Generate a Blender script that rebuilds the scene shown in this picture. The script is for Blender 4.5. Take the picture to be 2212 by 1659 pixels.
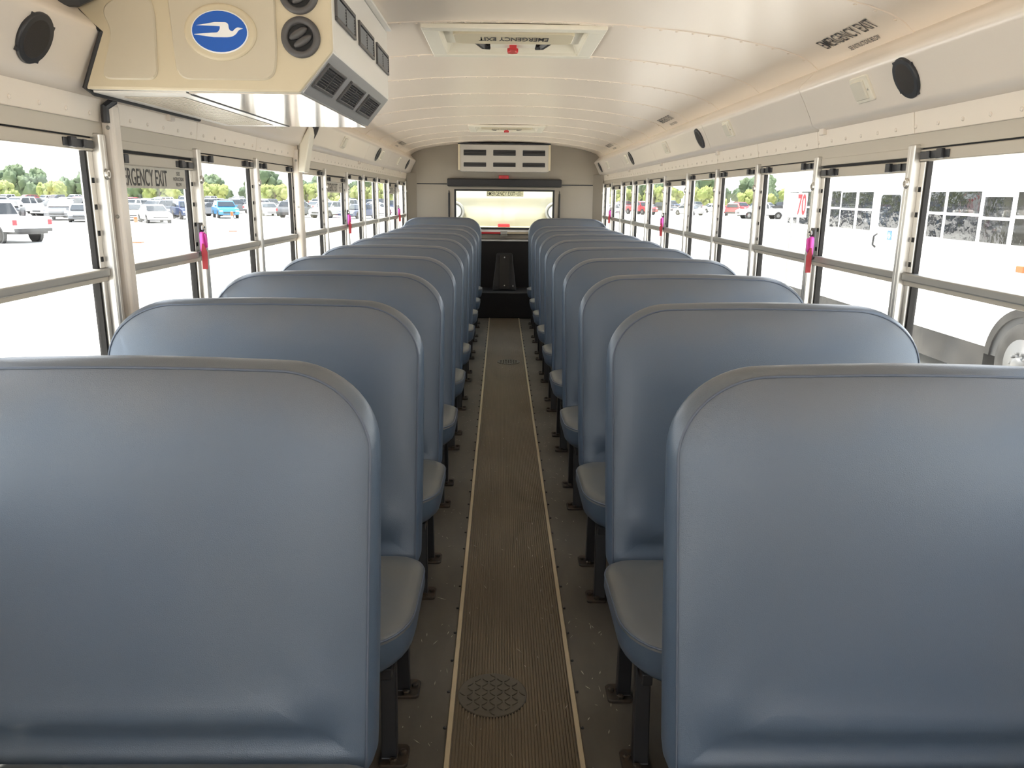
import bpy, math, random
from mathutils import Vector, Matrix
random.seed(7)
PI = math.pi
S = bpy.context.scene
COL = S.collection
for o in list(bpy.data.objects):
    bpy.data.objects.remove(o)

# ------------------------------------------------------------------ camera
cam_d = bpy.data.cameras.new('camera')
cam_d.sensor_fit = 'HORIZONTAL'
cam_d.sensor_width = 36.0
cam_d.lens = 36.0 * 1661.0 / 2212.0
cam_d.clip_start = 0.02
cam_d.clip_end = 2000
cam = bpy.data.objects.new('camera', cam_d)
COL.objects.link(cam)
yaw, pitch, roll = math.radians(0.913), math.radians(13.711), math.radians(0.6)
fw = Vector((math.sin(yaw) * math.cos(pitch), math.cos(yaw) * math.cos(pitch), -math.sin(pitch)))
rt = Vector((math.cos(yaw), -math.sin(yaw), 0))
dn = fw.cross(rt)
R_ = math.cos(roll) * rt - math.sin(roll) * dn
D_ = math.sin(roll) * rt + math.cos(roll) * dn
M = Matrix(((R_.x, -D_.x, -fw.x, -0.042), (R_.y, -D_.y, -fw.y, 0.0), (R_.z, -D_.z, -fw.z, 1.367), (0, 0, 0, 1)))
cam.matrix_world = M
S.camera = cam

# ------------------------------------------------------------------ light
world = bpy.data.worlds.new('sky')
S.world = world
world.use_nodes = True
wn = world.node_tree
for n in list(wn.nodes):
    wn.nodes.remove(n)
wo = wn.nodes.new('ShaderNodeOutputWorld')
wb = wn.nodes.new('ShaderNodeBackground')
tc = wn.nodes.new('ShaderNodeTexCoord')
sep = wn.nodes.new('ShaderNodeSeparateXYZ')
rmp = wn.nodes.new('ShaderNodeValToRGB')
rmp.color_ramp.elements[0].position = 0.0
rmp.color_ramp.elements[0].color = (0.86, 0.93, 1.0, 1)
rmp.color_ramp.elements[1].position = 0.9
rmp.color_ramp.elements[1].color = (0.50, 0.70, 1.0, 1)
cl = wn.nodes.new('ShaderNodeTexNoise')
cl.inputs['Scale'].default_value = 2.2
cl.inputs['Detail'].default_value = 5
cr = wn.nodes.new('ShaderNodeValToRGB')
cr.color_ramp.elements[0].position = 0.42
cr.color_ramp.elements[1].position = 0.62
mx = wn.nodes.new('ShaderNodeMix')
mx.data_type = 'RGBA'
mx.inputs['B'].default_value = (1.0, 0.99, 0.97, 1)
wn.links.new(tc.outputs['Generated'], sep.inputs[0])
wn.links.new(sep.outputs['Z'], rmp.inputs[0])
wn.links.new(tc.outputs['Generated'], cl.inputs['Vector'])
wn.links.new(cl.outputs['Fac'], cr.inputs[0])
wn.links.new(cr.outputs['Color'], mx.inputs['Factor'])
wn.links.new(rmp.outputs['Color'], mx.inputs['A'])
wn.links.new(mx.outputs['Result'], wb.inputs['Color'])
wb.inputs['Strength'].default_value = 1.0
wn.links.new(wb.outputs[0], wo.inputs['Surface'])

sun_d = bpy.data.lights.new('sun', 'SUN')
sun_d.energy = 4.0
sun_d.angle = math.radians(0.6)
sun_d.color = (1.0, 0.95, 0.87)
sun = bpy.data.objects.new('sun', sun_d)
COL.objects.link(sun)
el, az = math.radians(72), math.radians(148)   # azimuth of the sun in the XY plane
sd = Vector((math.cos(el) * math.cos(az), math.cos(el) * math.sin(az), math.sin(el)))
sun.rotation_euler = sd.to_track_quat('Z', 'Y').to_euler()
sun.location = sd * 60

S.view_settings.view_transform = 'Standard'
S.view_settings.look = 'None'
S.view_settings.gamma = 1.0
S.view_settings.use_curve_mapping = False
S.view_settings.exposure = 2.15
S.cycles.max_bounces = 10
S.cycles.diffuse_bounces = 6
S.cycles.glossy_bounces = 4
S.cycles.transparent_max_bounces = 16
S.cycles.use_denoising = True
S.cycles.caustics_reflective = False
S.cycles.caustics_refractive = False
S.cycles.sample_clamp_indirect = 8.0

# ------------------------------------------------------------------ materials
def mat(name, col, rough=0.5, metal=0.0, spec=0.5, noise=None, bump=None, emit=None):
    """noise=(scale, amount, colour2[, (sx,sy,sz)]) mottles the colour; bump=(kind, scale, strength, dist)"""
    m = bpy.data.materials.new(name)
    m.use_nodes = True
    nt = m.node_tree
    b = nt.nodes['Principled BSDF']
    b.inputs['Base Color'].default_value = (*col, 1)
    b.inputs['Roughness'].default_value = rough
    b.inputs['Metallic'].default_value = metal
    b.inputs['Specular IOR Level'].default_value = spec
    co = None
    def coord():
        nonlocal co
        if co is None:
            co = nt.nodes.new('ShaderNodeTexCoord')
        return co.outputs['Object']
    if noise:
        n = nt.nodes.new('ShaderNodeTexNoise')
        n.inputs['Scale'].default_value = noise[0]
        n.inputs['Detail'].default_value = 6
        src = coord()
        if len(noise) > 3:
            mp = nt.nodes.new('ShaderNodeMapping')
            mp.inputs['Scale'].default_value = noise[3]
            nt.links.new(src, mp.inputs['Vector'])
            src = mp.outputs[0]
        nt.links.new(src, n.inputs['Vector'])
        r = nt.nodes.new('ShaderNodeValToRGB')
        lo, hi = noise[4] if len(noise) > 4 else (0.4, 0.7)
        r.color_ramp.elements[0].position = lo
        r.color_ramp.elements[1].position = hi
        r.color_ramp.elements[0].color = (0, 0, 0, 1)
        r.color_ramp.elements[1].color = (noise[1],) * 3 + (1,)
        nt.links.new(n.outputs['Fac'], r.inputs[0])
        x = nt.nodes.new('ShaderNodeMix')
        x.data_type = 'RGBA'
        x.inputs['A'].default_value = (*col, 1)
        x.inputs['B'].default_value = (*noise[2], 1)
        nt.links.new(r.outputs['Color'], x.inputs['Factor'])
        nt.links.new(x.outputs['Result'], b.inputs['Base Color'])
    if bump:
        if bump[0] == 'voronoi':
            t = nt.nodes.new('ShaderNodeTexVoronoi')
            t.feature = 'DISTANCE_TO_EDGE'
            out = t.outputs['Distance']
        else:
            t = nt.nodes.new('ShaderNodeTexNoise')
            t.inputs['Detail'].default_value = 4
            out = t.outputs['Fac']
        t.inputs['Scale'].default_value = bump[1]
        nt.links.new(coord(), t.inputs['Vector'])
        bp = nt.nodes.new('ShaderNodeBump')
        bp.inputs['Strength'].default_value = bump[2]
        bp.inputs['Distance'].default_value = bump[3]
        nt.links.new(out, bp.inputs['Height'])
        nt.links.new(bp.outputs[0], b.inputs['Normal'])
    if emit:
        b.inputs['Emission Color'].default_value = (*emit[0], 1)
        b.inputs['Emission Strength'].default_value = emit[1]
    return m

def glass_mat(name, tint, refl, dirt, dirtcol=(0.8, 0.78, 0.74)):
    m = bpy.data.materials.new(name)
    m.use_nodes = True
    nt = m.node_tree
    for n in list(nt.nodes):
        nt.nodes.remove(n)
    out = nt.nodes.new('ShaderNodeOutputMaterial')
    tr = nt.nodes.new('ShaderNodeBsdfTransparent')
    tr.inputs[0].default_value = (*tint, 1)
    gl = nt.nodes.new('ShaderNodeBsdfGlossy')
    gl.inputs['Roughness'].default_value = 0.02
    lw = nt.nodes.new('ShaderNodeLayerWeight')
    pw = nt.nodes.new('ShaderNodeMath')
    pw.operation = 'POWER'
    pw.inputs[1].default_value = 5.0
    nt.links.new(lw.outputs['Facing'], pw.inputs[0])
    fr = nt.nodes.new('ShaderNodeMapRange')
    fr.inputs['To Min'].default_value = refl
    fr.inputs['To Max'].default_value = 0.30
    nt.links.new(pw.outputs[0], fr.inputs['Value'])
    m1 = nt.nodes.new('ShaderNodeMixShader')
    nt.links.new(fr.outputs[0], m1.inputs[0])
    nt.links.new(tr.outputs[0], m1.inputs[1])
    nt.links.new(gl.outputs[0], m1.inputs[2])
    df = nt.nodes.new('ShaderNodeBsdfTranslucent')
    df.inputs[0].default_value = (*dirtcol, 1)
    tcn = nt.nodes.new('ShaderNodeTexCoord')
    nz = nt.nodes.new('ShaderNodeTexNoise')
    nz.inputs['Scale'].default_value = 6
    nz.inputs['Detail'].default_value = 6
    mr = nt.nodes.new('ShaderNodeMapRange')
    mr.inputs['From Min'].default_value = 0.35
    mr.inputs['From Max'].default_value = 0.75
    mr.inputs['To Min'].default_value = dirt * 0.4
    mr.inputs['To Max'].default_value = dirt * 1.8
    nt.links.new(tcn.outputs['Object'], nz.inputs['Vector'])
    nt.links.new(nz.outputs['Fac'], mr.inputs['Value'])
    m2 = nt.nodes.new('ShaderNodeMixShader')
    nt.links.new(mr.outputs[0], m2.inputs[0])
    nt.links.new(m1.outputs[0], m2.inputs[1])
    nt.links.new(df.outputs[0], m2.inputs[2])
    nt.links.new(m2.outputs[0], out.inputs['Surface'])
    return m

MT = {}
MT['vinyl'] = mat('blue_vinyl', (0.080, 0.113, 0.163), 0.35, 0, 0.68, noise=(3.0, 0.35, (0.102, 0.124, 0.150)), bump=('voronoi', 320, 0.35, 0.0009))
_nt = MT['vinyl'].node_tree
_b = _nt.nodes['Principled BSDF']
_src = _b.inputs['Base Color'].links[0].from_socket
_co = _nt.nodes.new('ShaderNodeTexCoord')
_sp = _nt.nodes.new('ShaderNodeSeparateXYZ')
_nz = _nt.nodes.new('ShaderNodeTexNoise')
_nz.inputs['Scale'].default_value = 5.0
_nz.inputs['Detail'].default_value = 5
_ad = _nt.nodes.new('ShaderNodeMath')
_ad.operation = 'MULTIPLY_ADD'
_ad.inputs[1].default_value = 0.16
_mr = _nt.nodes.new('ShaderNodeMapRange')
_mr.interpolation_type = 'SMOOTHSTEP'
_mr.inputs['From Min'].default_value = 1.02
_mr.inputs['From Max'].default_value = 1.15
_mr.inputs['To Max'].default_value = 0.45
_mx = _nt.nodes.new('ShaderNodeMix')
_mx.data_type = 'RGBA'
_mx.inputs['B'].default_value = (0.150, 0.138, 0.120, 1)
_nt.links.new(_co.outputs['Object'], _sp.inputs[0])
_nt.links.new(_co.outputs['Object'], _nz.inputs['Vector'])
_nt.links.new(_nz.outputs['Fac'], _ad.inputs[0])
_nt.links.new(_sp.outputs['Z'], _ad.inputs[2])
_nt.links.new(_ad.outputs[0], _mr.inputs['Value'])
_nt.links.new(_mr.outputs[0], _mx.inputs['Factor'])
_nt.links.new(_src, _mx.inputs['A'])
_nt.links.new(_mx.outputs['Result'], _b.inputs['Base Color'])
MT['piping'] = mat('piping_vinyl', (0.09, 0.11, 0.15), 0.45)
MT['cushion'] = mat('cushion_vinyl', (0.105, 0.110, 0.112), 0.42, 0, 0.45, noise=(5, 0.5, (0.125, 0.115, 0.095)), bump=('voronoi', 260, 0.2, 0.0005))
MT['ceil'] = mat('ceiling_enamel', (0.83, 0.72, 0.60), 0.28, 0, 0.5, noise=(1.4, 0.25, (0.79, 0.68, 0.56)), bump=('noise', 3.0, 0.03, 0.01))
MT['cove'] = mat('cove_enamel', (0.84, 0.76, 0.67), 0.22, 0, 0.5)
MT['wallpaint'] = mat('wall_enamel', (0.82, 0.73, 0.62), 0.35)
MT['rearshade'] = mat('shaded_rear_enamel', (0.31, 0.272, 0.22), 0.4, noise=(2, 0.3, (0.28, 0.245, 0.195)))  # shade of the dim rear end is put into this wall colour
MT['band'] = mat('tan_header_metal', (0.56, 0.51, 0.43), 0.4, 0.2)
MT['alu'] = mat('brushed_aluminium', (0.72, 0.69, 0.64), 0.32, 0.75, noise=(9, 0.35, (0.58, 0.56, 0.52), (1, 1, 0.08)))
MT['aludark'] = mat('grey_aluminium', (0.40, 0.385, 0.35), 0.4, 0.6)
MT['rubber'] = mat('black_rubber', (0.02, 0.02, 0.021), 0.6)
MT['seal'] = mat('glazing_seal', (0.022, 0.020, 0.019), 0.6, 0, 0.2)
MT['latchblk'] = mat('latch_plastic', (0.03, 0.031, 0.035), 0.4)
MT['glass'] = glass_mat('window_glass', (0.975, 0.98, 0.975), 0.015, 0.0025)
MT['glasslow'] = glass_mat('dusty_window_glass', (0.965, 0.97, 0.955), 0.015, 0.010)
MT['glassrear'] = glass_mat('rear_window_glass', (0.90, 0.90, 0.84), 0.02, 0.003)
MT['cream'] = mat('cream_plastic', (0.62, 0.54, 0.385), 0.42, noise=(7, 0.3, (0.57, 0.495, 0.35)))
MT['inset'] = mat('cream_inset_plastic', (0.56, 0.50, 0.385), 0.5, noise=(9, 0.3, (0.51, 0.455, 0.35)))
MT['creamlight'] = mat('off_white_plastic', (0.80, 0.75, 0.63), 0.4)
MT['acwhite'] = mat('unit_enamel', (0.75, 0.73, 0.69), 0.28)
MT['acgrey'] = mat('unit_grey_enamel', (0.48, 0.475, 0.48), 0.3, 0.35)
MT['steel'] = mat('polished_steel', (0.86, 0.83, 0.78), 0.14, 1.0)
MT['mesh'] = mat('grille_metal', (0.62, 0.56, 0.47), 0.4, 0.4)
MT['ventgrey'] = mat('vent_plastic', (0.085, 0.08, 0.08), 0.42)
MT['dark'] = mat('dark_cavity', (0.012, 0.012, 0.013), 0.7)
MT['speaker'] = mat('speaker_cloth', (0.03, 0.025, 0.022), 0.75, bump=('voronoi', 500, 0.5, 0.001))
MT['lens'] = mat('lamp_lens', (0.76, 0.71, 0.60), 0.25, bump=('voronoi', 160, 0.5, 0.001))
MT['blue'] = mat('emblem_blue', (0.012, 0.11, 0.50), 0.3)
MT['white'] = mat('white_paint', (0.86, 0.86, 0.86), 0.4)
MT['ink'] = mat('black_ink', (0.045, 0.042, 0.04), 0.5)
MT['red'] = mat('red_plastic', (0.55, 0.03, 0.035), 0.35)
MT['strap'] = mat('red_webbing', (0.30, 0.012, 0.018), 0.6)
MT['redtext'] = mat('red_print', (0.85, 0.16, 0.08), 0.5)
MT['pink'] = mat('pink_plastic', (0.85, 0.10, 0.50), 0.4)
MT['decal'] = mat('grey_decal', (0.62, 0.585, 0.51), 0.5)
MT['decalrear'] = glass_mat('translucent_decal', (0.66, 0.65, 0.58), 0.02, 0.05, (0.3, 0.29, 0.26))
MT['floor'] = mat('floor_rubber', (0.090, 0.079, 0.064), 0.5, 0, 0.4, noise=(14, 0.7, (0.13, 0.112, 0.086), (1, 0.35, 1)), bump=('noise', 60, 0.2, 0.002))
MT['aisle'] = mat('aisle_rubber', (0.150, 0.115, 0.072), 0.48, 0, 0.4, noise=(9, 0.7, (0.112, 0.086, 0.054), (1, 0.3, 1)))
MT['scuff'] = mat('paint_scuff', (0.45, 0.42, 0.34), 0.6)
MT['strip'] = mat('brass_strip', (0.50, 0.42, 0.29), 0.35, 0.55)
MT['cover'] = mat('tread_plate', (0.085, 0.074, 0.056), 0.42, 0.2)
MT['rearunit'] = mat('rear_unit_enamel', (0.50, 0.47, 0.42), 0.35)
MT['leg'] = mat('black_steel', (0.018, 0.018, 0.02), 0.4)
MT['foot'] = mat('rusty_foot', (0.035, 0.030, 0.025), 0.5, 0.3, noise=(40, 0.7, (0.085, 0.055, 0.032)))
MT['riser'] = mat('riser_rubber', (0.012, 0.012, 0.014), 0.6)
MT['panel'] = mat('rear_panel_vinyl', (0.018, 0.016, 0.015), 0.55, 0, 0.3)
MT['vpad'] = mat('black_pad_vinyl', (0.016, 0.015, 0.016), 0.5)
MT['concrete'] = mat('sunlit_concrete', (0.66, 0.64, 0.60), 0.8, noise=(0.25, 0.35, (0.58, 0.56, 0.52)))
MT['chrome'] = mat('chrome', (0.8, 0.8, 0.8), 0.12, 1.0)
MT['tyre'] = mat('tyre', (0.022, 0.021, 0.020), 0.8, 0, 0.2)
MT['rim'] = mat('wheel_rim', (0.10, 0.10, 0.10), 0.45, 0.3)
MT['carglass'] = mat('car_glass', (0.012, 0.016, 0.020), 0.08, 0, 0.5)
MT['busglass'] = mat('dark_bus_glass', (0.006, 0.0065, 0.007), 0.05, 0, 0.45, bump=('noise', 3.0, 0.35, 0.03))
MT['lampred'] = mat('tail_lamp', (0.45, 0.02, 0.03), 0.3)
MT['lampclear'] = mat('head_lamp', (0.55, 0.56, 0.58), 0.15, 0.3)
MT['orange'] = mat('orange_plastic', (0.42, 0.075, 0.015), 0.5)
MT['buswhite'] = mat('bus_white', (0.80, 0.80, 0.79), 0.35)
MT['buscream'] = mat('cream_coach_paint', (0.40, 0.375, 0.285), 0.18, noise=(1.2, 0.2, (0.36, 0.34, 0.255)))
MT['skirt'] = mat('dusty_black_skirt', (0.016, 0.015, 0.014), 0.7, 0, 0.2, noise=(2.5, 0.5, (0.06, 0.055, 0.05)))
MT['trunk'] = mat('bark', (0.10, 0.075, 0.05), 0.9)
MT['leafd'] = mat('dark_foliage', (0.045, 0.075, 0.035), 0.8, noise=(0.6, 0.9, (0.085, 0.115, 0.045)))
MT['leafl'] = mat('light_foliage', (0.13, 0.16, 0.035), 0.8, noise=(0.6, 0.9, (0.20, 0.21, 0.06)))
MT['signgrey'] = mat('galvanised_pole', (0.30, 0.30, 0.30), 0.5, 0.4)
CARP = {}
for nm, c in dict(white=(0.80, 0.80, 0.80), silver=(0.34, 0.35, 0.36), grey=(0.10, 0.105, 0.115), black=(0.018, 0.019, 0.022), blue=(0.02, 0.16, 0.34),
                  navy=(0.02, 0.035, 0.08), red=(0.35, 0.025, 0.03), maroon=(0.12, 0.02, 0.03)).items():
    CARP[nm] = mat(nm + '_car_paint', c, 0.22, 0.0, 0.6)

# ------------------------------------------------------------------ mesh helpers
class MB:
    def __init__(self):
        self.v, self.f, self.mi, self.sm = [], [], [], []
        self.cur = 0
        self.smooth = False
    def add(self, vs, fs):
        n = len(self.v)
        self.v += [tuple(p) for p in vs]
        for f in fs:
            self.f.append(tuple(n + i for i in f))
            self.mi.append(self.cur)
            self.sm.append(self.smooth)
    def box(self, x0, x1, y0, y1, z0, z1):
        self.add([(x0, y0, z0), (x1, y0, z0), (x1, y1, z0), (x0, y1, z0), (x0, y0, z1), (x1, y0, z1), (x1, y1, z1), (x0, y1, z1)],
                 [(0, 3, 2, 1), (4, 5, 6, 7), (0, 1, 5, 4), (1, 2, 6, 5), (2, 3, 7, 6), (3, 0, 4, 7)])
    def prism(self, poly, axis, a, b, inset=None):
        """extrude a 2-D polygon along an axis; x: poly=(y,z), y: poly=(x,z), z: poly=(x,y)"""
        def p3(p, t):
            return {'x': (t, p[0], p[1]), 'y': (p[0], t, p[1]), 'z': (p[0], p[1], t)}[axis]
        n = len(poly)
        vs = [p3(p, a) for p in poly] + [p3(p, b) for p in poly]
        fs = [(i, (i + 1) % n, n + (i + 1) % n, n + i) for i in range(n)]
        fs += [tuple(range(n - 1, -1, -1)), tuple(range(n, 2 * n))]
        self.add(vs, fs)
    def mbox(self, m, sx, sy, sz):
        """box of half sizes in a local matrix"""
        vs = [m @ Vector((x * sx, y * sy, z * sz)) for z in (-1, 1) for x, y in ((-1, -1), (1, -1), (1, 1), (-1, 1))]
        self.add(vs, [(0, 3, 2, 1), (4, 5, 6, 7), (0, 1, 5, 4), (1, 2, 6, 5), (2, 3, 7, 6), (3, 0, 4, 7)])
    def mprism(self, m, poly, z0, z1, bev=0.0):
        """2-D polygon in the local xy plane of m, extruded z0..z1, optional bevelled top"""
        n = len(poly)
        cx = sum(p[0] for p in poly) / n
        cy = sum(p[1] for p in poly) / n
        rings = [[(p[0], p[1], z0) for p in poly]]
        if bev > 0:
            rings.append([(p[0], p[1], z1 - bev) for p in poly])
            top = []
            for p in poly:
                d = math.hypot(p[0] - cx, p[1] - cy) or 1
                k = max(0, (d - bev) / d)
                top.append((cx + (p[0] - cx) * k, cy + (p[1] - cy) * k, z1))
            rings.append(top)
        else:
            rings.append([(p[0], p[1], z1) for p in poly])
        vs = [m @ Vector(p) for r in rings for p in r]
        fs = []
        for k in range(len(rings) - 1):
            fs += [(k * n + i, k * n + (i + 1) % n, (k + 1) * n + (i + 1) % n, (k + 1) * n + i) for i in range(n)]
        fs.append(tuple(range(n - 1, -1, -1)))
        fs.append(tuple((len(rings) - 1) * n + i for i in range(n)))
        self.add(vs, fs)
    def tube(self, pts, r, n=8, closed=False):
        pts = [Vector(p) for p in pts]
        rings = []
        L = len(pts)
        a = None
        for i, p in enumerate(pts):
            if closed:
                t = pts[(i + 1) % L] - pts[i - 1]
            else:
                t = pts[min(i + 1, L - 1)] - pts[max(i - 1, 0)]
            t.normalize()
            if a is None:
                up = Vector((0, 0, 1)) if abs(t.z) < 0.9 else Vector((0, 1, 0))
                a = t.cross(up).normalized()
            else:
                a = (a - t * a.dot(t)).normalized()
            b = a.cross(t)
            rings.append([p + (a * math.cos(2 * PI * k / n) + b * math.sin(2 * PI * k / n)) * r for k in range(n)])
        vs = [v for rg in rings for v in rg]
        fs = []
        for i in range(L if closed else L - 1):
            j = (i + 1) % L
            fs += [(i * n + k, i * n + (k + 1) % n, j * n + (k + 1) % n, j * n + k) for k in range(n)]
        if not closed:
            fs += [tuple(range(n - 1, -1, -1)), tuple((L - 1) * n + k for k in range(n))]
        self.add(vs, fs)
    def lathe(self, m, prof, n=24, cap=True):
        """prof = [(r, z)] about the local z axis of m"""
        vs, fs = [], []
        for r, z in prof:
            vs += [m @ Vector((r * math.cos(2 * PI * k / n), r * math.sin(2 * PI * k / n), z)) for k in range(n)]
        for i in range(len(prof) - 1):
            fs += [(i * n + k, i * n + (k + 1) % n, (i + 1) * n + (k + 1) % n, (i + 1) * n + k) for k in range(n)]
        if cap:
            fs += [tuple(range(n - 1, -1, -1)), tuple((len(prof) - 1) * n + k for k in range(n))]
        self.add(vs, fs)
    def mesh(self, name, mats):
        me = bpy.data.meshes.new(name)
        me.from_pydata(self.v, [], self.f)
        for m in (mats if isinstance(mats, (list, tuple)) else [mats]):
            me.materials.append(m)
        me.polygons.foreach_set('material_index', self.mi)
        me.polygons.foreach_set('use_smooth', self.sm)
        me.update()
        return me
    def build(self, name, mats, parent=None, loc=None, bevel=0.0, seg=2):
        o = bpy.data.objects.new(name, self.mesh(name, mats))
        COL.objects.link(o)
        if parent:
            o.parent = parent
        if loc:
            o.location = loc
        if bevel:
            b = o.modifiers.new('bevel', 'BEVEL')
            b.width = bevel
            b.segments = seg
            b.limit_method = 'ANGLE'
            b.angle_limit = math.radians(40)
        return o

def boxobj(name, b, m, parent=None, bevel=0.0, seg=2):
    k = MB()
    k.box(*b)
    return k.build(name, m, parent, bevel=bevel, seg=seg)

def empty(name, loc=(0, 0, 0), parent=None):
    o = bpy.data.objects.new(name, None)
    COL.objects.link(o)
    o.location = loc
    o.empty_display_size = 0.05
    if parent:
        o.parent = parent
    return o

def tag(o, label=None, cat=None, group=None, kind=None):
    if label:
        o['label'] = label
    if cat:
        o['category'] = cat
    if group:
        o['group'] = group
    if kind:
        o['kind'] = kind
    return o

def frame(o, x, y):
    """matrix with origin o, local x along x, local y along y"""
    x = Vector(x).normalized()
    z = x.cross(Vector(y)).normalized()
    y = z.cross(x)
    return Matrix(((x.x, y.x, z.x, o[0]), (x.y, y.y, z.y, o[1]), (x.z, y.z, z.z, o[2]), (0, 0, 0, 1)))

def rrect(w, h, r, n=4):
    """rounded rectangle of half sizes w,h"""
    pts = []
    for cx, cy, a0 in ((w - r, h - r, 0), (-w + r, h - r, 90), (-w + r, -h + r, 180), (w - r, -h + r, 270)):
        for i in range(n + 1):
            a = math.radians(a0 + 90 * i / n)
            pts.append((cx + r * math.cos(a), cy + r * math.sin(a)))
    return pts

def ellipse(a, b, n=32):
    return [(a * math.cos(2 * PI * i / n), b * math.sin(2 * PI * i / n)) for i in range(n)]

def text(body, width, height, m, material, parent, name='lettering', bold=0.0, depth=0.0006):
    """flat lettering whose box (width x height) is centred on the origin of matrix m"""
    cu = bpy.data.curves.new(name, 'FONT')
    cu.body = body
    cu.size = 1.0
    cu.offset = bold
    tmp = bpy.data.objects.new(name, cu)
    COL.objects.link(tmp)
    dg = bpy.context.evaluated_depsgraph_get()
    me = bpy.data.meshes.new_from_object(tmp.evaluated_get(dg))
    bpy.data.objects.remove(tmp)
    bpy.data.curves.remove(cu)
    xs = [v.co.x for v in me.vertices]
    ys = [v.co.y for v in me.vertices]
    cx, cy = (min(xs) + max(xs)) / 2, (min(ys) + max(ys)) / 2
    sx, sy = width / (max(xs) - min(xs)), height / (max(ys) - min(ys))
    for v in me.vertices:
        v.co = m @ Vector(((v.co.x - cx) * sx, (v.co.y - cy) * sy, depth))
    me.name = name
    me.materials.clear()
    me.materials.append(material)
    o = bpy.data.objects.new(name, me)
    COL.objects.link(o)
    o.parent = parent
    return o

def copy_tree(o, parent=None):
    c = o.copy()
    COL.objects.link(c)
    c.parent = parent
    for ch in list(o.children):
        copy_tree(ch, c)
    return c

ORD = ['nearest', 'second', 'third', 'fourth', 'fifth', 'sixth', 'seventh', 'eighth', 'ninth', 'rearmost']

# ------------------------------------------------------------------ dimensions of the bus
W = 1.1525                 # window plane
FRONT, REAR = -2.7, 9.30
BAY = 0.69
POST0 = 2.29               # a post; bays run back and forth from here
POSTS = [POST0 + BAY * k for k in range(-3, 11)]
YB = POSTS[0]
POSTS_L = [y - 0.072 for y in POSTS]
CP = [(0, 1.970), (0.2, 1.968), (0.4, 1.960), (0.6, 1.944), (0.75, 1.926), (0.87, 1.905), (0.96, 1.886), (1.02, 1.867), (1.06, 1.848), (1.095, 1.819)]
def zc(x):
    x = abs(x)
    for (a, za), (b, zb) in zip(CP, CP[1:]):
        if x <= b:
            return za + (zb - za) * (x - a) / (b - a)
    return CP[-1][1]

# ================================================================== SETTING
def struct(o):
    o['kind'] = 'structure'
    return o

# floor
floor = struct(boxobj('floor', (-1.22, 1.22, FRONT, REAR + 0.05, -0.10, 0.0), MT['floor']))
k = MB()                                               # ribbed aisle mat
NR = 38
prof = []
for i in range(NR):
    x = -0.158 + 0.316 * i / NR
    d = 0.316 / NR
    prof += [(x, 0.001), (x + d * 0.36, 0.001), (x + d * 0.42, 0.006), (x + d * 0.94, 0.006)]
k.add([(x, FRONT, z) for x, z in prof] + [(x, 8.78, z) for x, z in prof],
      [(i, i + 1, len(prof) + i + 1, len(prof) + i) for i in range(len(prof) - 1)])
k.build('aisle_mat', MT['aisle'], floor)
for s in (-1, 1):
    k = MB()
    k.prism([(s * 0.160, 0.0), (s * 0.162, 0.007), (s * 0.174, 0.007), (s * 0.177, 0.0)][::s], 'y', FRONT, 8.78)
    st = k.build('trim_strip', MT['strip'], floor)
    k = MB()
    y = 1.0
    while y < 8.7:
        k.lathe(Matrix.Translation((s * 0.182, y, 0.0)), [(0.0045, 0.0), (0.0045, 0.003), (0.002, 0.0045)], 8)
        y += 0.152
    sc = k.build('screw_row', MT['leg'], st)
    sc['kind'] = 'stuff'
def access_cover(y, r, x):
    k = MB()
    k.lathe(Matrix.Translation((x, y, 0.0)), [(r, 0.002), (r, 0.007), (r - 0.002, 0.008)], 40)
    c = k.build('access_cover', MT['cover'], floor)
    k = MB()
    st = 0.021
    nn = int(r / st) + 1
    for i in range(-nn, nn + 1):
        for j in range(-nn, nn + 1):
            px, py = i * st, j * st
            if math.hypot(px, py) > r - 0.012:
                continue
            a = PI / 4 if (i + j) % 2 else -PI / 4
            m = Matrix.Translation((x + px, y + py, 0.0085)) @ Matrix.Rotation(a, 4, 'Z')
            k.mprism(m, ellipse(0.011, 0.003, 8), -0.002, 0.002, 0.001)
    t = k.build('tread_lugs', MT['cover'], c)
    t['kind'] = 'stuff'
access_cover(1.893, 0.097, -0.058)
access_cover(6.37, 0.095, 0.028)
k = MB()                                               # paint flakes and scuffs on the rubber
for i in range(420):
    s = random.choice((-1, 1))
    y = 1.3 + random.random() ** 1.4 * 6.0
    x = random.uniform(-0.15, 0.15) if random.random() < 0.35 else s * random.uniform(0.19, 0.30)
    zz = 0.0068 if abs(x) < 0.16 else 0.0006
    l = random.uniform(0.002, 0.012) * random.choice((0.5, 1, 1, 1.6))
    w = random.uniform(0.0006, 0.0016)
    a = random.gauss(PI / 2, 0.5)
    m = Matrix.Translation((x, y, zz)) @ Matrix.Rotation(a, 4, 'Z')
    k.mprism(m, [(-l, -w * 0.4), (0, -w), (l, 0.3 * w), (0, w)], -0.0004, 0.0004)
sc = k.build('paint_flakes', MT['scuff'], floor)
sc['kind'] = 'stuff'

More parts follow.
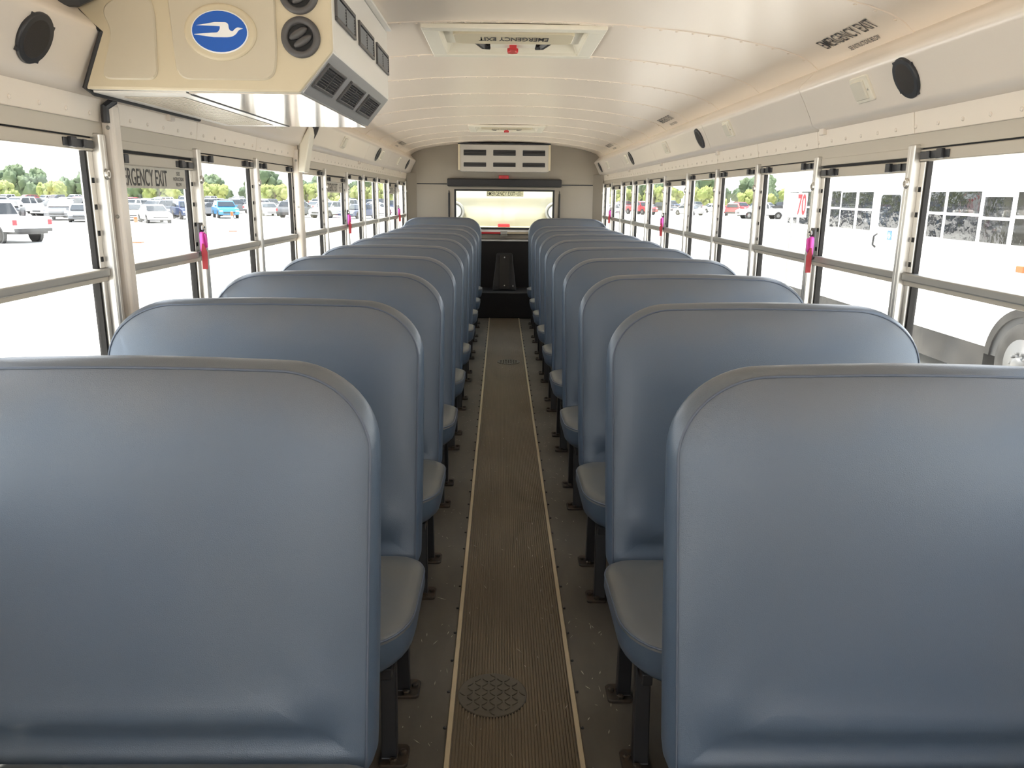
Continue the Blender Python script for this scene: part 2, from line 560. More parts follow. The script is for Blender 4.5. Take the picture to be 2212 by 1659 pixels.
# side walls --------------------------------------------------------------
def make_wall(s, side):
    POSTS = POSTS_L if s < 0 else globals()['POSTS']
    k = MB()
    def bx(x0, x1, *r):
        a, b = sorted((s * x0, s * x1))
        k.box(a, b, *r)
    bx(W, W + 0.07, FRONT if s > 0 else -1.20, REAR + 0.1, -0.35, 0.80)   # below the windows; the service door is ahead of it on the left
    bx(W + 0.005, W + 0.07, FRONT, REAR + 0.1, 1.515, 2.02)    # above the windows
    bx(W, W + 0.07, POSTS[-1] + 0.02, REAR + 0.1, 0.80, 1.515) # behind the last window
    bx(W, W + 0.07, -1.20 if s < 0 else -1.60, YB, 0.80, 1.515)   # ahead of the first window
    wall = struct(k.build('wall_' + side, MT['wallpaint']))
    k = MB()
    k.box(*sorted((s * (W - 0.004), s * (W + 0.008))), YB, REAR, 1.512, 1.553)
    k.build('header_band', MT['band'], wall)
    joints = [YB - 0.8] + [POSTS[i] + 0.01 for i in range(len(POSTS))] + [REAR]
    for a, b in zip(joints, joints[1:]):
        k = MB()
        k.prism([(s * (W - 0.010), 1.553), (s * (W - 0.020), 1.626), (s * (W + 0.01), 1.640), (s * (W + 0.01), 1.553)][::-s], 'y', a + 0.0015, b - 0.0015)
        k.build('header_panel', MT['wallpaint'], wall, bevel=0.002)
    k = MB()
    y = YB
    while y < REAR - 0.1:
        m = frame((s * (W - 0.0125), y, 1.572), (0, -s, 0), (0, 0, 1))
        k.lathe(m, [(0.006, -0.001), (0.0055, 0.002), (0.003, 0.0035)][::1], 8)
        y += 0.115
    r = k.build('rivet_row', MT['cove'], wall)
    r['kind'] = 'stuff'
    for y in POSTS:
        k = MB()
        xs = sorted((s * (W - 0.021), s * (W + 0.03)))
        k.box(*xs, y - 0.023, y - 0.0025, 0.79, 1.522)
        xs = sorted((s * (W - 0.018), s * (W + 0.03)))
        k.box(*xs, y - 0.0005, y + 0.020, 0.79, 1.522)
        p = k.build('window_post', MT['alu'], wall, bevel=0.004)
        if y > 1.5:
            k = MB()
            k.lathe(frame((s * (W - 0.019), y - 0.003, 1.415), (0, -s, 0), (0, 0, 1)), [(0.015, 0.0), (0.015, 0.005), (0.011, 0.008), (0.007, 0.008), (0.006, 0.004)], 16)
            k.build('bumper_ring', MT['alu'], p)
    return wall
wall_l = make_wall(-1, 'left')
wall_r = make_wall(1, 'right')

# ceiling -----------------------------------------------------------------
SEAMS = [FRONT, -1.66, -1.0, -0.34, 0.32, 0.98, 1.64, 2.295, 2.955, 3.60, 4.26, 4.92, 5.58, 6.24, 6.92, 7.60, 8.24, 8.86, REAR]
XS = sorted({s * x for x, z in CP for s in (-1, 1)} | {s * v for v in (0.1, 0.3, 0.5, 0.33) for s in (-1, 1)})
def arc_patch(k, x0, x1, y0, y1, off=0.0):
    xs = [x for x in XS if x0 - 1e-6 <= x <= x1 + 1e-6]
    if not xs or abs(xs[0] - x0) > 1e-6:
        xs = [x0] + xs
    if abs(xs[-1] - x1) > 1e-6:
        xs = xs + [x1]
    n = len(xs)
    vs = [(x, y0, zc(x) + off) for x in xs] + [(x, y1, zc(x) + off) for x in xs]
    k.add(vs, [(i, n + i, n + i + 1, i + 1) for i in range(n - 1)])
k = MB()
k.smooth = True
arc_patch(k, -1.095, 1.095, FRONT, REAR + 0.1, 0.11)
k.smooth = False
for s in (-1, 1):
    k.box(*sorted((s * 1.09, s * (W + 0.07))), FRONT, REAR + 0.1, 1.90, 2.0)
ceiling = struct(k.build('ceiling', MT['ceil']))
HATCH = {2.955: (2.965, 3.555), 6.92: (6.945, 7.565)}
for a, b in zip(SEAMS, SEAMS[1:]):
    k = MB()
    k.smooth = True
    if a in HATCH:
        h0, h1 = HATCH[a]
        arc_patch(k, -1.095, -0.30, a, b)
        arc_patch(k, 0.30, 1.095, a, b)
        arc_patch(k, -0.30, 0.30, a, h0 + 0.04)
        arc_patch(k, -0.30, 0.30, h1 - 0.04, b)
    else:
        arc_patch(k, -1.095, 1.095, a, b)
    k.build('ceiling_panel', MT['ceil'], ceiling)
    if a > 0:
        k = MB()
        k.smooth = True
        xs = [-1.095 + 2.19 * i / 60 for i in range(61)]
        for y0, y1, o0, o1 in ((a - 0.020, a - 0.018, 0.0, -0.0028), (a - 0.018, a + 0.010, -0.0028, -0.0028), (a + 0.010, a + 0.012, -0.0028, 0.0)):
            vs = [(x, y0, zc(x) + o0) for x in xs] + [(x, y1, zc(x) + o1) for x in xs]
            k.add(vs, [(i, 61 + i, 61 + i + 1, i + 1) for i in range(60)])
        rib = k.build('ceiling_rib', MT['ceil'], ceiling)
        k = MB()
        k.smooth = True
        for i in range(-18, 19):
            x = i * 0.058
            k.lathe(Matrix.Translation((x, a - 0.004, zc(x) - 0.0025)) @ Matrix.Rotation(PI, 4, 'X'), [(0.006, 0.0), (0.005, 0.0022), (0.002, 0.0032)], 8)
        rv = k.build('rivet_row', MT['ceil'], rib)
        rv['kind'] = 'stuff'

# coves (duct trim along the roof edge) ------------------------------------
LIP = [(1.135, 1.612), (1.122, 1.618), (1.100, 1.627), (1.094, 1.640)]
COVEP = LIP + [(1.086, 1.660), (1.060, 1.712), (1.045, 1.738), (1.038, 1.752), (1.040, 1.762), (1.050, 1.774), (1.075, 1.797), (1.097, 1.822), (1.14, 1.83), (1.14, 1.612)]
def make_cove(s, n, joints):
    root = struct(empty('trim_%d' % n, (0, 0, 0)))
    for a, b in zip(joints, joints[1:]):
        k = MB()
        k.smooth = True
        prof = [(s * x, z) for x, z in COVEP]
        a2, b2 = a + 0.002, b - 0.002
        m = len(prof)
        vs = [(x, a2, z) for x, z in prof] + [(x, b2, z) for x, z in prof]
        fs = [((i + 1) % m, i, m + i, m + (i + 1) % m) if s < 0 else (i, (i + 1) % m, m + (i + 1) % m, m + i) for i in range(m)]
        k.add(vs, fs)
        k.smooth = False
        k.add(vs, [tuple(range(m)), tuple(range(2 * m - 1, m - 1, -1))])
        k.build('cove_panel', MT['cove'], root)
        k = MB()                                         # dark joint and its little clip
        k.prism([(s * x, z) for x, z in [(1.131, 1.62), (1.099, 1.632), (1.066, 1.710), (1.046, 1.750), (1.078, 1.795), (1.102, 1.82), (1.131, 1.82)]][::-s], 'y', b - 0.0021, b + 0.0021)
        k.build('joint_shadow_gap', MT['dark'], root)
        k = MB()
        k.box(*sorted((s * (W - 0.013), s * (W - 0.030))), b - 0.045, b - 0.005, 1.596, 1.622)
        k.build('cove_clip', MT['cove'], root, bevel=0.003)
    return root
cove_r = make_cove(1, 2, [YB - 0.8, 1.55, 2.955, 4.36, 5.87, 7.33, 8.80, REAR])
cove_l = make_cove(-1, 1, [YB - 0.8, 1.3, 2.70, 4.30, 6.15, 7.35, 8.60, REAR])

# side windows ------------------------------------------------------------
WIN = [0]
EMERG = {3, 7, 11}
def make_window(s, i):
    POSTS = POSTS_L if s < 0 else globals()['POSTS']
    y0, y1 = POSTS[i] + 0.020, POSTS[i + 1] - 0.023
    em = i in EMERG
    WIN[0] += 1
    root = struct(empty('window_%d' % WIN[0], (s * W, (y0 + y1) / 2, 0.80)))
    P = Vector(root.location)
    def bx(name, m, x0, x1, ya, yb, za, zb, bev=0.0, par=root):
        a, b = sorted((s * x0 - P.x, s * x1 - P.x))
        return boxobj(name, (a, b, ya - P.y, yb - P.y, za - P.z, zb - P.z), m, par, bevel=bev)
    gt = 1.446 if em else 1.475
    if em:
        bx('header_plate', MT['band'], W - 0.006, W + 0.02, y0, y1, 1.488, 1.514, 0.002)
    bx('track_gap', MT['dark'], W + 0.004, W + 0.03, y0, y1, gt + 0.033, gt + 0.042)
    bx('top_rail', MT['band'], W - 0.002, W + 0.022, y0, y1, gt, gt + 0.033, 0.003)
    bx('meeting_rail', MT['aludark'], W - 0.012, W + 0.026, y0, y1, 1.137, 1.160, 0.004)
    bx('meeting_rail', MT['band'], W - 0.004, W + 0.030, y0, y1, 1.124, 1.137, 0.002)
    bx('sill', MT['aludark'], W - 0.012, W + 0.03, y0, y1, 0.80, 0.825, 0.004)
    for e, ya, yb, d in ((0, y0, y0 + 0.026, 1), (1, y1 - 0.026, y1, -1)):
        st = bx('side_track', MT['alu'], W + 0.002, W + 0.03, ya, yb, 1.160, gt, 0.002)
        k = MB()
        z = 1.185
        while z < gt - 0.015:
            yc = (ya + yb) / 2 - P.y
            a, b = sorted((s * (W + 0.0005) - P.x, s * (W + 0.004) - P.x))
            k.box(a, b, yc - 0.0055, yc + 0.0055, z - 0.007 - P.z, z + 0.007 - P.z)
            z += 0.071
        nt_ = k.build('latch_notches', MT['dark'], st)
        sy = (yb, yb + 0.009) if e == 0 else (ya - 0.009, ya)
        bx('glazing_seal', MT['seal'], W + 0.006, W + 0.020, sy[0], sy[1], 1.160, gt, 0.0)
        bx('side_frame', MT['alu'], W + 0.002, W + 0.034, *((y0, y0 + 0.018) if e == 0 else (y1 - 0.018, y1)), 0.825, 1.124, 0.002)
        bx('glazing_seal', MT['seal'], W + 0.010, W + 0.030, *((y0 + 0.018, y0 + 0.027) if e == 0 else (y1 - 0.027, y1 - 0.018)), 0.825, 1.124)
        lt = bx('latch', MT['latchblk'], W - 0.006, W + 0.004, *((y0 + 0.004, y0 + 0.150) if e == 0 else (y1 - 0.150, y1 - 0.004)), gt + 0.006, gt + 0.027, 0.002)
        bx('latch_tab', MT['latchblk'], W - 0.016, W - 0.004, *((y0 + 0.104, y0 + 0.130) if e == 0 else (y1 - 0.130, y1 - 0.104)), gt + 0.004, gt + 0.030, 0.002, par=root)
        bx('latch_tab', MT['latchblk'], W - 0.012, W - 0.004, *((y0 + 0.045, y0 + 0.062) if e == 0 else (y1 - 0.062, y1 - 0.045)), gt + 0.006, gt + 0.027, 0.002, par=root)
    bx('upper_pane', MT['glass'], W + 0.014, W + 0.018, y0 + 0.020, y1 - 0.020, 1.155, gt + 0.005)
    bx('lower_pane', MT['glasslow'], W + 0.024, W + 0.028, y0 + 0.012, y1 - 0.012, 0.82, 1.13)
    if em:
        # release latch on the far side of the sash, pink handle and red strap
        yc = y1 - 0.022
        T = Matrix.Translation(-P)
        k = MB()
        k.mprism(T @ frame((s * (W - 0.013), yc + 0.016, 1.203), (0, -s, 0), (0, 0, 1)), rrect(0.030, 0.060, 0.014), 0.0, 0.006, 0.002)
        pl = k.build('release_latch', MT['ventgrey'], root)
        k = MB()
        k.lathe(T @ frame((s * (W - 0.019), yc + 0.010, 1.243), (0, -s, 0), (0, 0, 1)), [(0.013, 0.0), (0.013, 0.006), (0.008, 0.010), (0.006, 0.007)], 16)
        k.build('pivot', MT['chrome'], pl)
        k = MB()
        k.mprism(T @ frame((s * (W - 0.020), yc - 0.006, 1.195), (0, -s, 0), (0, 0, 1)), rrect(0.015, 0.036, 0.012), 0.0, 0.012, 0.003)
        k.build('handle', MT['pink'], pl)
        k = MB()
        k.mprism(T @ frame((s * (W - 0.033), yc - 0.002, 1.199), (0, -s, 0.15), (0, 0.15 * s, 1)), rrect(0.006, 0.026, 0.005), 0.0, 0.006, 0.002)
        k.build('handle_grip', MT['pink'], pl)
        k = MB()
        k.prism([(s * (W - 0.030) - P.x, 1.190 - P.z), (s * (W - 0.036) - P.x, 1.190 - P.z), (s * (W - 0.047) - P.x, 1.160 - P.z), (s * (W - 0.045) - P.x, 1.098 - P.z), (s * (W - 0.026) - P.x, 1.098 - P.z), (s * (W - 0.026) - P.x, 1.160 - P.z)], 'y', yc - 0.030 - P.y, yc - 0.027 - P.y)
        k.build('strap', MT['strap'], pl)
        # red instructions printed on the lower pane
        for j, tx in enumerate(('EMERGENCY EXIT', 'TO OPEN', 'LIFT HANDLE', 'PUSH WINDOW')):
            wd = (0.115, 0.066, 0.094, 0.100)[j]
            text(tx, wd, 0.0135, T @ frame((s * (W + 0.0225), y1 - 0.130, 1.106 - 0.0175 * j), (0, -s, 0), (0, 0, 1)), MT['redtext'], root, 'instruction_print', 0.0)
        if s < 0:
            k = MB()
            ya, yb = y0 + 0.060, y1 - 0.045
            k.box(*sorted((s * (W + 0.0115) - P.x, s * (W + 0.0130) - P.x)), ya - P.y, yb - P.y, 1.380 - P.z, 1.4475 - P.z)
            dc = k.build('exit_decal', MT['decal'], root)
            text('EMERGENCY EXIT', 0.365, 0.052, T @ frame((s * (W + 0.0112), ya + 0.205, 1.413), (0, 1, 0), (0, 0, 1)), MT['ink'], dc, 'lettering', 0.010)
            for j, (tx, wd) in enumerate((('SEE', 0.03), ('INSTRUCTIONS', 0.088), ('BELOW', 0.045))):
                text(tx, wd, 0.012, T @ frame((s * (W + 0.0112), yb - 0.062, 1.431 - 0.018 * j), (0, 1, 0), (0, 0, 1)), MT['ink'], dc, 'lettering', 0.012)
for s in (-1, 1):
    for i in range(len(POSTS) - 1):
        make_window(s, i)

# front of the bus, behind the camera: windscreen and side glass ------------
k = MB()
k.box(-W - 0.07, W + 0.07, FRONT - 0.06, FRONT, -0.35, 0.72)
k.box(-W - 0.07, W + 0.07, FRONT - 0.06, FRONT, 1.72, 2.08)
for x in (-W - 0.07, -0.04, W + 0.0):
    k.box(x, x + 0.07, FRONT - 0.06, FRONT, 0.72, 1.72)
struct(k.build('wall_front', MT['wallpaint']))
WIN[0] += 1
ws = struct(empty('window_%d' % WIN[0], (0, FRONT - 0.03, 0.72)))
for a, b in ((-W, -0.04), (0.03, W)):
    boxobj('windscreen_pane', (a, b, -0.003, 0.003, 0.0, 1.0), MT['glass'], ws)

dr = struct(empty('door_1', (-W - 0.03, -1.92, -0.30)))     # both leaves folded outwards, the doorway stands open
for yy in (-0.74, 0.70):
    for z0, z1 in ((0.0, 0.08), (0.92, 1.0), (1.74, 1.815)):
        boxobj('door_rail', (-0.60, -0.04, yy - 0.02, yy + 0.02, z0, z1), MT['aludark'], dr)
    for x0, x1 in ((-0.60, -0.54), (-0.10, -0.04)):
        boxobj('door_stile', (x0, x1, yy - 0.02, yy + 0.02, 0.08, 1.74), MT['aludark'], dr)
    for z0, z1 in ((0.08, 0.92), (1.0, 1.74)):
        boxobj('door_pane', (-0.54, -0.10, yy - 0.003, yy + 0.003, z0, z1), MT['glass'], dr)

# rear wall -----------------------------------------------------------------
k = MB()
GX0, GX1, GZ0, GZ1 = -0.585, 0.572, 1.00, 1.43
Yr = REAR
k.box(-W - 0.07, GX0, Yr, Yr + 0.05, -0.35, 1.515)
k.box(GX1, W + 0.07, Yr, Yr + 0.05, -0.35, 1.515)
k.box(GX0, GX1, Yr, Yr + 0.05, GZ1, 1.515)
k.box(GX0, GX1, Yr, Yr + 0.05, -0.35, GZ0)
k.box(-W - 0.07, W + 0.07, Yr, Yr + 0.05, 1.515, 2.09)
wall_b = struct(k.build('wall_rear', MT['rearshade']))
for s in (-1, 1):
    k = MB()
    k.prism([(s * 1.13, REAR - 0.12), (s * 1.035, REAR - 0.001), (s * 1.155, REAR - 0.001), (s * 1.155, REAR - 0.12)][::s], 'z', 0.32, 1.62)
    k.build('corner_panel', MT['rearshade'], wall_b)
for a, b in ((-1.03, -0.68), (0.665, 1.03)):
    boxobj('panel_seam', (a, b, Yr - 0.006, Yr, 1.494, 1.507), MT['leg'], wall_b)
boxobj('lower_panel', (-1.03, 1.03, Yr - 0.012, Yr, 0.30, 0.845), MT['panel'], wall_b)
boxobj('sill_rail', (-0.66, 0.66, Yr - 0.030, Yr, 0.875, 0.935), MT['rearshade'], wall_b, bevel=0.006)
boxobj('sill_strip', (-0.66, 0.66, Yr - 0.018, Yr, 0.848, 0.870), MT['alu'], wall_b, bevel=0.003)
WIN[0] += 1
rw = struct(empty('window_%d' % WIN[0], (0, Yr, 0.98)))
def rb(name, x0, x1, y0, y1, z0, z1, m, bev=0.003, par=rw):
    return boxobj(name, (x0, x1, y0 - Yr, y1 - Yr, z0 - 0.98, z1 - 0.98), m, par, bevel=bev)
rb('frame_rail', -0.665, 0.650, Yr - 0.030, Yr, 1.430, 1.470, MT['rearshade'])
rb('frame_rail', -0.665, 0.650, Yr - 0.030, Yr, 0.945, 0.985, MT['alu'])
rb('frame_stile', -0.665, -0.590, Yr - 0.030, Yr, 0.985, 1.430, MT['rearshade'])
rb('frame_stile', 0.578, 0.650, Yr - 0.030, Yr, 0.985, 1.430, MT['rearshade'])
rb('rubber_gasket', -0.592, 0.580, Yr - 0.034, Yr + 0.01, 1.424, 1.444, MT['rubber'])
rb('rubber_gasket', -0.592, 0.580, Yr - 0.034, Yr + 0.01, 0.985, 1.008, MT['rubber'])
rb('rubber_gasket', -0.594, -0.572, Yr - 0.034, Yr + 0.01, 0.99, 1.44, MT['rubber'])
rb('rubber_gasket', 0.560, 0.582, Yr - 0.034, Yr + 0.01, 0.99, 1.44, MT['rubber'])
rb('rear_pane', -0.590, 0.578, Yr + 0.012, Yr + 0.017, 0.99, 1.44, MT['glassrear'], 0)
k = MB()
for sx in (-0.655, 0.640):
    k.tube([(sx, -0.036, 0.10), (sx, -0.036, 0.42)], 0.010, 8)
    k.tube([(sx, -0.036, 0.42), (sx, -0.020, 0.46)], 0.006, 8)
k.build('gas_strut', MT['rubber'], rw)
k = MB()
k.box(-0.60, -0.03, -0.055, -0.035, -0.045, -0.022)
k.build('latch_bar', MT['red'], rw, bevel=0.003)
k = MB()
k.box(0.0, 0.58, -0.055, -0.035, -0.045, -0.022)
k.build('latch_bar', MT['strip'], rw, bevel=0.003)
k = MB()
k.box(-0.05, 0.03, -0.075, -0.03, -0.055, -0.010)
k.box(-0.055, 0.035, -0.10, -0.03, -0.072, -0.062)
k.build('latch_block', MT['aludark'], rw, bevel=0.005)
dc = boxobj('exit_decal', (-0.216, 0.217, -0.002, 0.010, 0.385, 0.446), MT['decalrear'], rw)
text('EMERGENCY EXIT', 0.325, 0.046, frame((-0.045, -0.0025, 0.416), (1, 0, 0), (0, 0, 1)), MT['ink'], dc, 'lettering', 0.008)
for j, (tx, wd) in enumerate((('SEE', 0.03), ('INSTRUCTIONS', 0.085), ('BELOW', 0.042))):
    text(tx, wd, 0.011, frame((0.168, -0.0025, 0.433 - 0.017 * j), (1, 0, 0), (0, 0, 1)), MT['ink'], dc, 'lettering', 0.012)

# ================================================================== THINGS
# black pad above the rear window, brake lamp
k = MB()
k.box(-0.672, 0.658, Yr - 0.075, Yr - 0.001, 1.475, 1.563)
pad = k.build('header_pad', MT['vpad'], None, bevel=0.010)
tag(pad, 'long black padded bar above the rear window', 'pad')
t = empty('brake_lamp', (-0.016, Yr - 0.02, 1.565))
boxobj('lamp_base', (-0.058, 0.058, -0.045, 0.019, -0.001, 0.038), MT['red'], t, bevel=0.004)
boxobj('lamp_window', (-0.03, 0.03, -0.048, -0.044, 0.010, 0.030), MT['lampred'], t)
tag(t, 'small red brake lamp between the black pad and the rear air unit', 'lamp')

# engine riser with its black cover
k = MB()
k.box(-W + 0.005, W - 0.005, 8.78, Yr - 0.016, 0.0, 0.298)
rs = k.build('engine_riser', MT['riser'], None, bevel=0.012)
tag(rs, 'low black rubber covered step across the rear of the aisle', 'step')
t = empty('pedestal_cover', (0.0, 9.09, 0.298))
k = MB()
def ring(w0, y0, z):
    return [(-w0, y0, z), (w0, y0, z), (w0, 0.185, z), (-w0, 0.185, z)]
rr = [ring(0.140, -0.12, 0.0), ring(0.135, -0.10, 0.05), ring(0.105, 0.06, 0.30), ring(0.095, 0.10, 0.40), ring(0.08, 0.14, 0.415)]
vs = [p for r in rr for p in r]
fs = [(i * 4 + j, i * 4 + (j + 1) % 4, i * 4 + 4 + (j + 1) % 4, i * 4 + 4 + j) for i in range(4) for j in range(4)]
k.add(vs, fs + [(3, 2, 1, 0), (16, 17, 18, 19)])
k.build('cover', MT['riser'], t, bevel=0.01)
k = MB()
fr_ = [(-0.06, -0.128, 0.02), (0.06, -0.128, 0.02), (0.055, 0.085, 0.395), (-0.055, 0.085, 0.395)]
k.add(fr_ + [(x, y - 0.012, z) for x, y, z in fr_], [(4, 5, 6, 7), (0, 1, 5, 4), (1, 2, 6, 5), (2, 3, 7, 6), (3, 0, 4, 7)])
k.build('face_plate', MT['panel'], t, bevel=0.003)
for px, py, pz in ((0, 0.056, 0.37), (0, -0.115, 0.06), (0.10, -0.085, 0.05)):
    k = MB()
    k.lathe(frame((px, py - 0.012, pz), (1, 0, 0), (0, 0.45, 0.89)), [(0.008, 0.0), (0.007, 0.008), (0.003, 0.010)], 10)
    k.build('bolt', MT['alu'], t)
tag(t, 'black metal cover standing on the rear step below the window', 'cover')

# ------------------------------------------------------------------ seats
PITCH = 0.812
def seat_outline(n=14):
    """x 0 (aisle) .. BW (wall), z 0.33 .. 1.067 ; closed loop"""
    BW = 0.857
    pts = []
    def corner(cx, cz, rx, rz, a0):
        for i in range(n + 1):
            a = math.radians(a0 + 90 * i / n)
            pts.append((cx + rx * math.cos(a), cz + rz * math.sin(a)))
    corner(BW - 0.19, 1.067 - 0.150, 0.19, 0.150, 0)
    # a slight crown along the top
    for i in range(1, 8):
        f = i / 8
        pts.append((BW - 0.19 + (0.165 - BW + 0.19) * f, 1.067 + 0.004 * math.sin(PI * f)))
    corner(0.165, 1.067 - 0.145, 0.165, 0.145, 90)
    for i in range(1, 10):
        f = i / 10
        pts.append((0.0 + 0.010 * f, 0.922 - (0.922 - 0.37) * f))
    corner(0.045, 0.37, 0.035, 0.045, 180)
    for i in range(1, 10):
        f = i / 10
        pts.append((0.045 + (BW - 0.09) * f, 0.325))
    corner(BW - 0.045, 0.37, 0.045, 0.045, 270)
    for i in range(1, 8):
        f = i / 8
        pts.append((BW, 0.37 + (0.917 - 0.37) * f))
    return pts
def lean(z):
    return -(1.067 - z) * 0.170
def puff(x, z, s):
    d = 0.010 * (1 - s ** 3) + 0.013 * (1 - s ** 12)
    # fold where the back meets the cushion, wrinkles running in from the aisle corner
    d += 0.009 * math.exp(-((z - 0.455) / 0.030) ** 2) * (1 - s ** 6)
    d -= 0.020 * math.exp(-((z - 0.415) / 0.030) ** 2) * (1 - s ** 6)
    e = math.exp(-((x - 0.02) / 0.13) ** 2) * math.exp(-((z - 0.53) / 0.070) ** 2) * (1 - s ** 10)
    d += 0.0048 * e * math.sin((z * 1.0 - x * 0.12) * 2 * PI / 0.050)
    d += 0.004 * math.exp(-((x - 0.12) / 0.14) ** 2) * math.sin(z * 9) * (1 - s ** 4)
    return d
def make_seat(s):
    """seat on the right (s=1) or left (s=-1); local origin: floor, aisle edge of the back, y = front top seam"""
    root = empty('bus_seat', (0, 0, 0))
    O = seat_outline()
    cx, cz = 0.42, 0.66
    N = len(O)
    SC = [1.0, 0.985, 0.965, 0.94, 0.91, 0.875, 0.84, 0.80, 0.75, 0.70, 0.64, 0.58, 0.52, 0.45, 0.38, 0.30, 0.22, 0.14, 0.07]
    k = MB()
    k.smooth = True
    vs, fs = [], []
    for q in SC:
        for x, z in O:
            X, Z = cx + (x - cx) * q, cz + (z - cz) * q
            vs.append((s * X, lean(Z) - puff(X, Z, q), Z))
    for r in range(len(SC) - 1):
        fs += [(r * N + i, r * N + (i + 1) % N, (r + 1) * N + (i + 1) % N, (r + 1) * N + i) for i in range(N)]
    c = len(vs)
    vs.append((s * cx, lean(cz) - puff(cx, cz, 0), cz))
    b = (len(SC) - 1) * N
    fs += [(b + i, b + (i + 1) % N, c) for i in range(N)]
    k.add(vs, fs)
    # gusset and back panel
    def thick(z):
        return 0.062 + (1.067 - z) * 0.070
    G = [(0.0, 0.0), (0.12, 0.006), (0.35, 0.012), (0.60, 0.014), (0.85, 0.010), (1.0, -0.002), (1.02, -0.05), (1.02, -0.30)]
    vs, fs = [], []
    for f, g in G:
        for x, z in O:
            dx, dz = x - cx, z - cz
            l = math.hypot(dx, dz)
            dx, dz = dx / l, dz / l
            X, Z = x + dx * g, z + dz * g
            vs.append((s * X, lean(z) + thick(z) * f, Z))
    M_ = len(G)
    for r in range(M_ - 1):
        fs += [(r * N + i, (r + 1) * N + i, (r + 1) * N + (i + 1) % N, r * N + (i + 1) % N) for i in range(N)]
    fs.append(tuple((M_ - 1) * N + i for i in range(N)))
    k.add(vs, fs)
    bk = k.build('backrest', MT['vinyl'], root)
    k = MB()
    k.smooth = True
    k.tube([(s * x, lean(z) - 0.0005, z) for x, z in O], 0.0026, 6, closed=True)
    k.build('piping', MT['piping'], bk)
    # cushion
    CW0, CW1, CY0, CY1 = -0.028, 0.825, -0.610, -0.135
    def coutline():
        pts = []
        for ccx, ccy, rx, ry, a0 in ((CW1 - 0.06, CY1 - 0.05, 0.06, 0.05, 0), (CW0 + 0.06, CY1 - 0.10, 0.06, 0.10, 90), (CW0 + 0.115, CY0 + 0.17, 0.115, 0.17, 180), (CW1 - 0.08, CY0 + 0.1, 0.08, 0.10, 270)):
            for i in range(9):
                a = math.radians(a0 + 90 * i / 8)
                pts.append((ccx + rx * math.cos(a), ccy + ry * math.sin(a)))
        return pts
    CO = coutline()
    n = len(CO)
    ccx, ccy = 0.40, -0.32
    def ztop(y):
        return 0.400 - (y - CY0) * 0.05
    rings = []
    for q, zf in ((0.80, 0.300), (0.955, 0.306), (0.985, 0.320), (1.0, 0.345)):
        rings.append([(ccx + (x - ccx) * q, ccy + (y - ccy) * q, zf) for x, y in CO])
    rings.append([(x, y, ztop(y) - 0.012) for x, y in CO])
    for q, dz in ((0.992, 0.0), (0.97, 0.005), (0.93, 0.010), (0.86, 0.014), (0.75, 0.018), (0.6, 0.020), (0.4, 0.021), (0.2, 0.022)):
        rings.append([(ccx + (x - ccx) * q, ccy + (y - ccy) * q, ztop(ccy + (y - ccy) * q) + dz) for x, y in CO])
    vs = [(s * x, y, z) for r in rings for x, y, z in r]
    fs = []
    for r in range(len(rings) - 1):
        fs += [(r * n + i, r * n + (i + 1) % n, (r + 1) * n + (i + 1) % n, (r + 1) * n + i) for i in range(n)]
    fs += [tuple(range(n - 1, -1, -1)), tuple((len(rings) - 1) * n + i for i in range(n))]
    k = MB()
    k.smooth = True
    k.add(vs, fs[:4 * n])
    side = k
    k2 = MB()
    k2.smooth = True
    k2.add(vs, fs[4 * n:-2] + [fs[-1]])
    cu = k2.build('cushion', MT['cushion'], root)
    k.add(vs, [fs[-2]])
    side.build('cushion_border', MT['vinyl'], cu)
    k = MB()
    k.smooth = True
    k.tube([(s * (ccx + (x - ccx) * 0.996), ccy + (y - ccy) * 0.996, ztop(y) - 0.004) for x, y in CO], 0.0028, 6, closed=True)
    k.build('piping', MT['piping'], cu)
    # frame and legs
    k = MB()
    for a, bb in ((0.02, 0.045), (0.78, 0.80)):
        k.box(*sorted((s * a, s * bb)), CY0 + 0.06, -0.06, 0.270, 0.300)
    k.box(*sorted((s * 0.02, s * 0.87)), CY0 + 0.09, CY0 + 0.12, 0.270, 0.300)
    k.box(*sorted((s * 0.02, s * 0.87)), -0.11, -0.08, 0.270, 0.300)
    k.build('seat_frame', MT['leg'], root, bevel=0.003)
    for yl, yt in ((-0.475, -0.445), (-0.205, -0.215)):
        k = MB()
        x0, x1 = s * 0.022, s * 0.060
        z0, z1 = 0.008, 0.285
        vs = []
        for y, z in ((yl, z0), (yt, z1)):
            vs += [(x0, y - 0.016, z), (x1, y - 0.016, z), (x1, y + 0.016, z), (x0, y + 0.016, z)]
        k.add(vs, [(0, 1, 2, 3), (4, 5, 6, 7), (0, 1, 5, 4), (1, 2, 6, 5), (2, 3, 7, 6), (3, 0, 4, 7)])
        lg = k.build('leg', MT['leg'], root, bevel=0.003)
        k = MB()
        k.mprism(Matrix.Translation((s * 0.030, yl, 0.0)), rrect(0.036, 0.040, 0.014), 0.0, 0.009, 0.003)
        k.lathe(Matrix.Translation((s * 0.030, yl - 0.027, 0.009)), [(0.010, 0.0), (0.010, 0.007), (0.005, 0.009)], 6)
        k.lathe(Matrix.Translation((s * 0.008, yl + 0.005, 0.009)), [(0.009, 0.0), (0.009, 0.007), (0.004, 0.009)], 6)
        k.build('foot_plate', MT['foot'], lg)
    return root
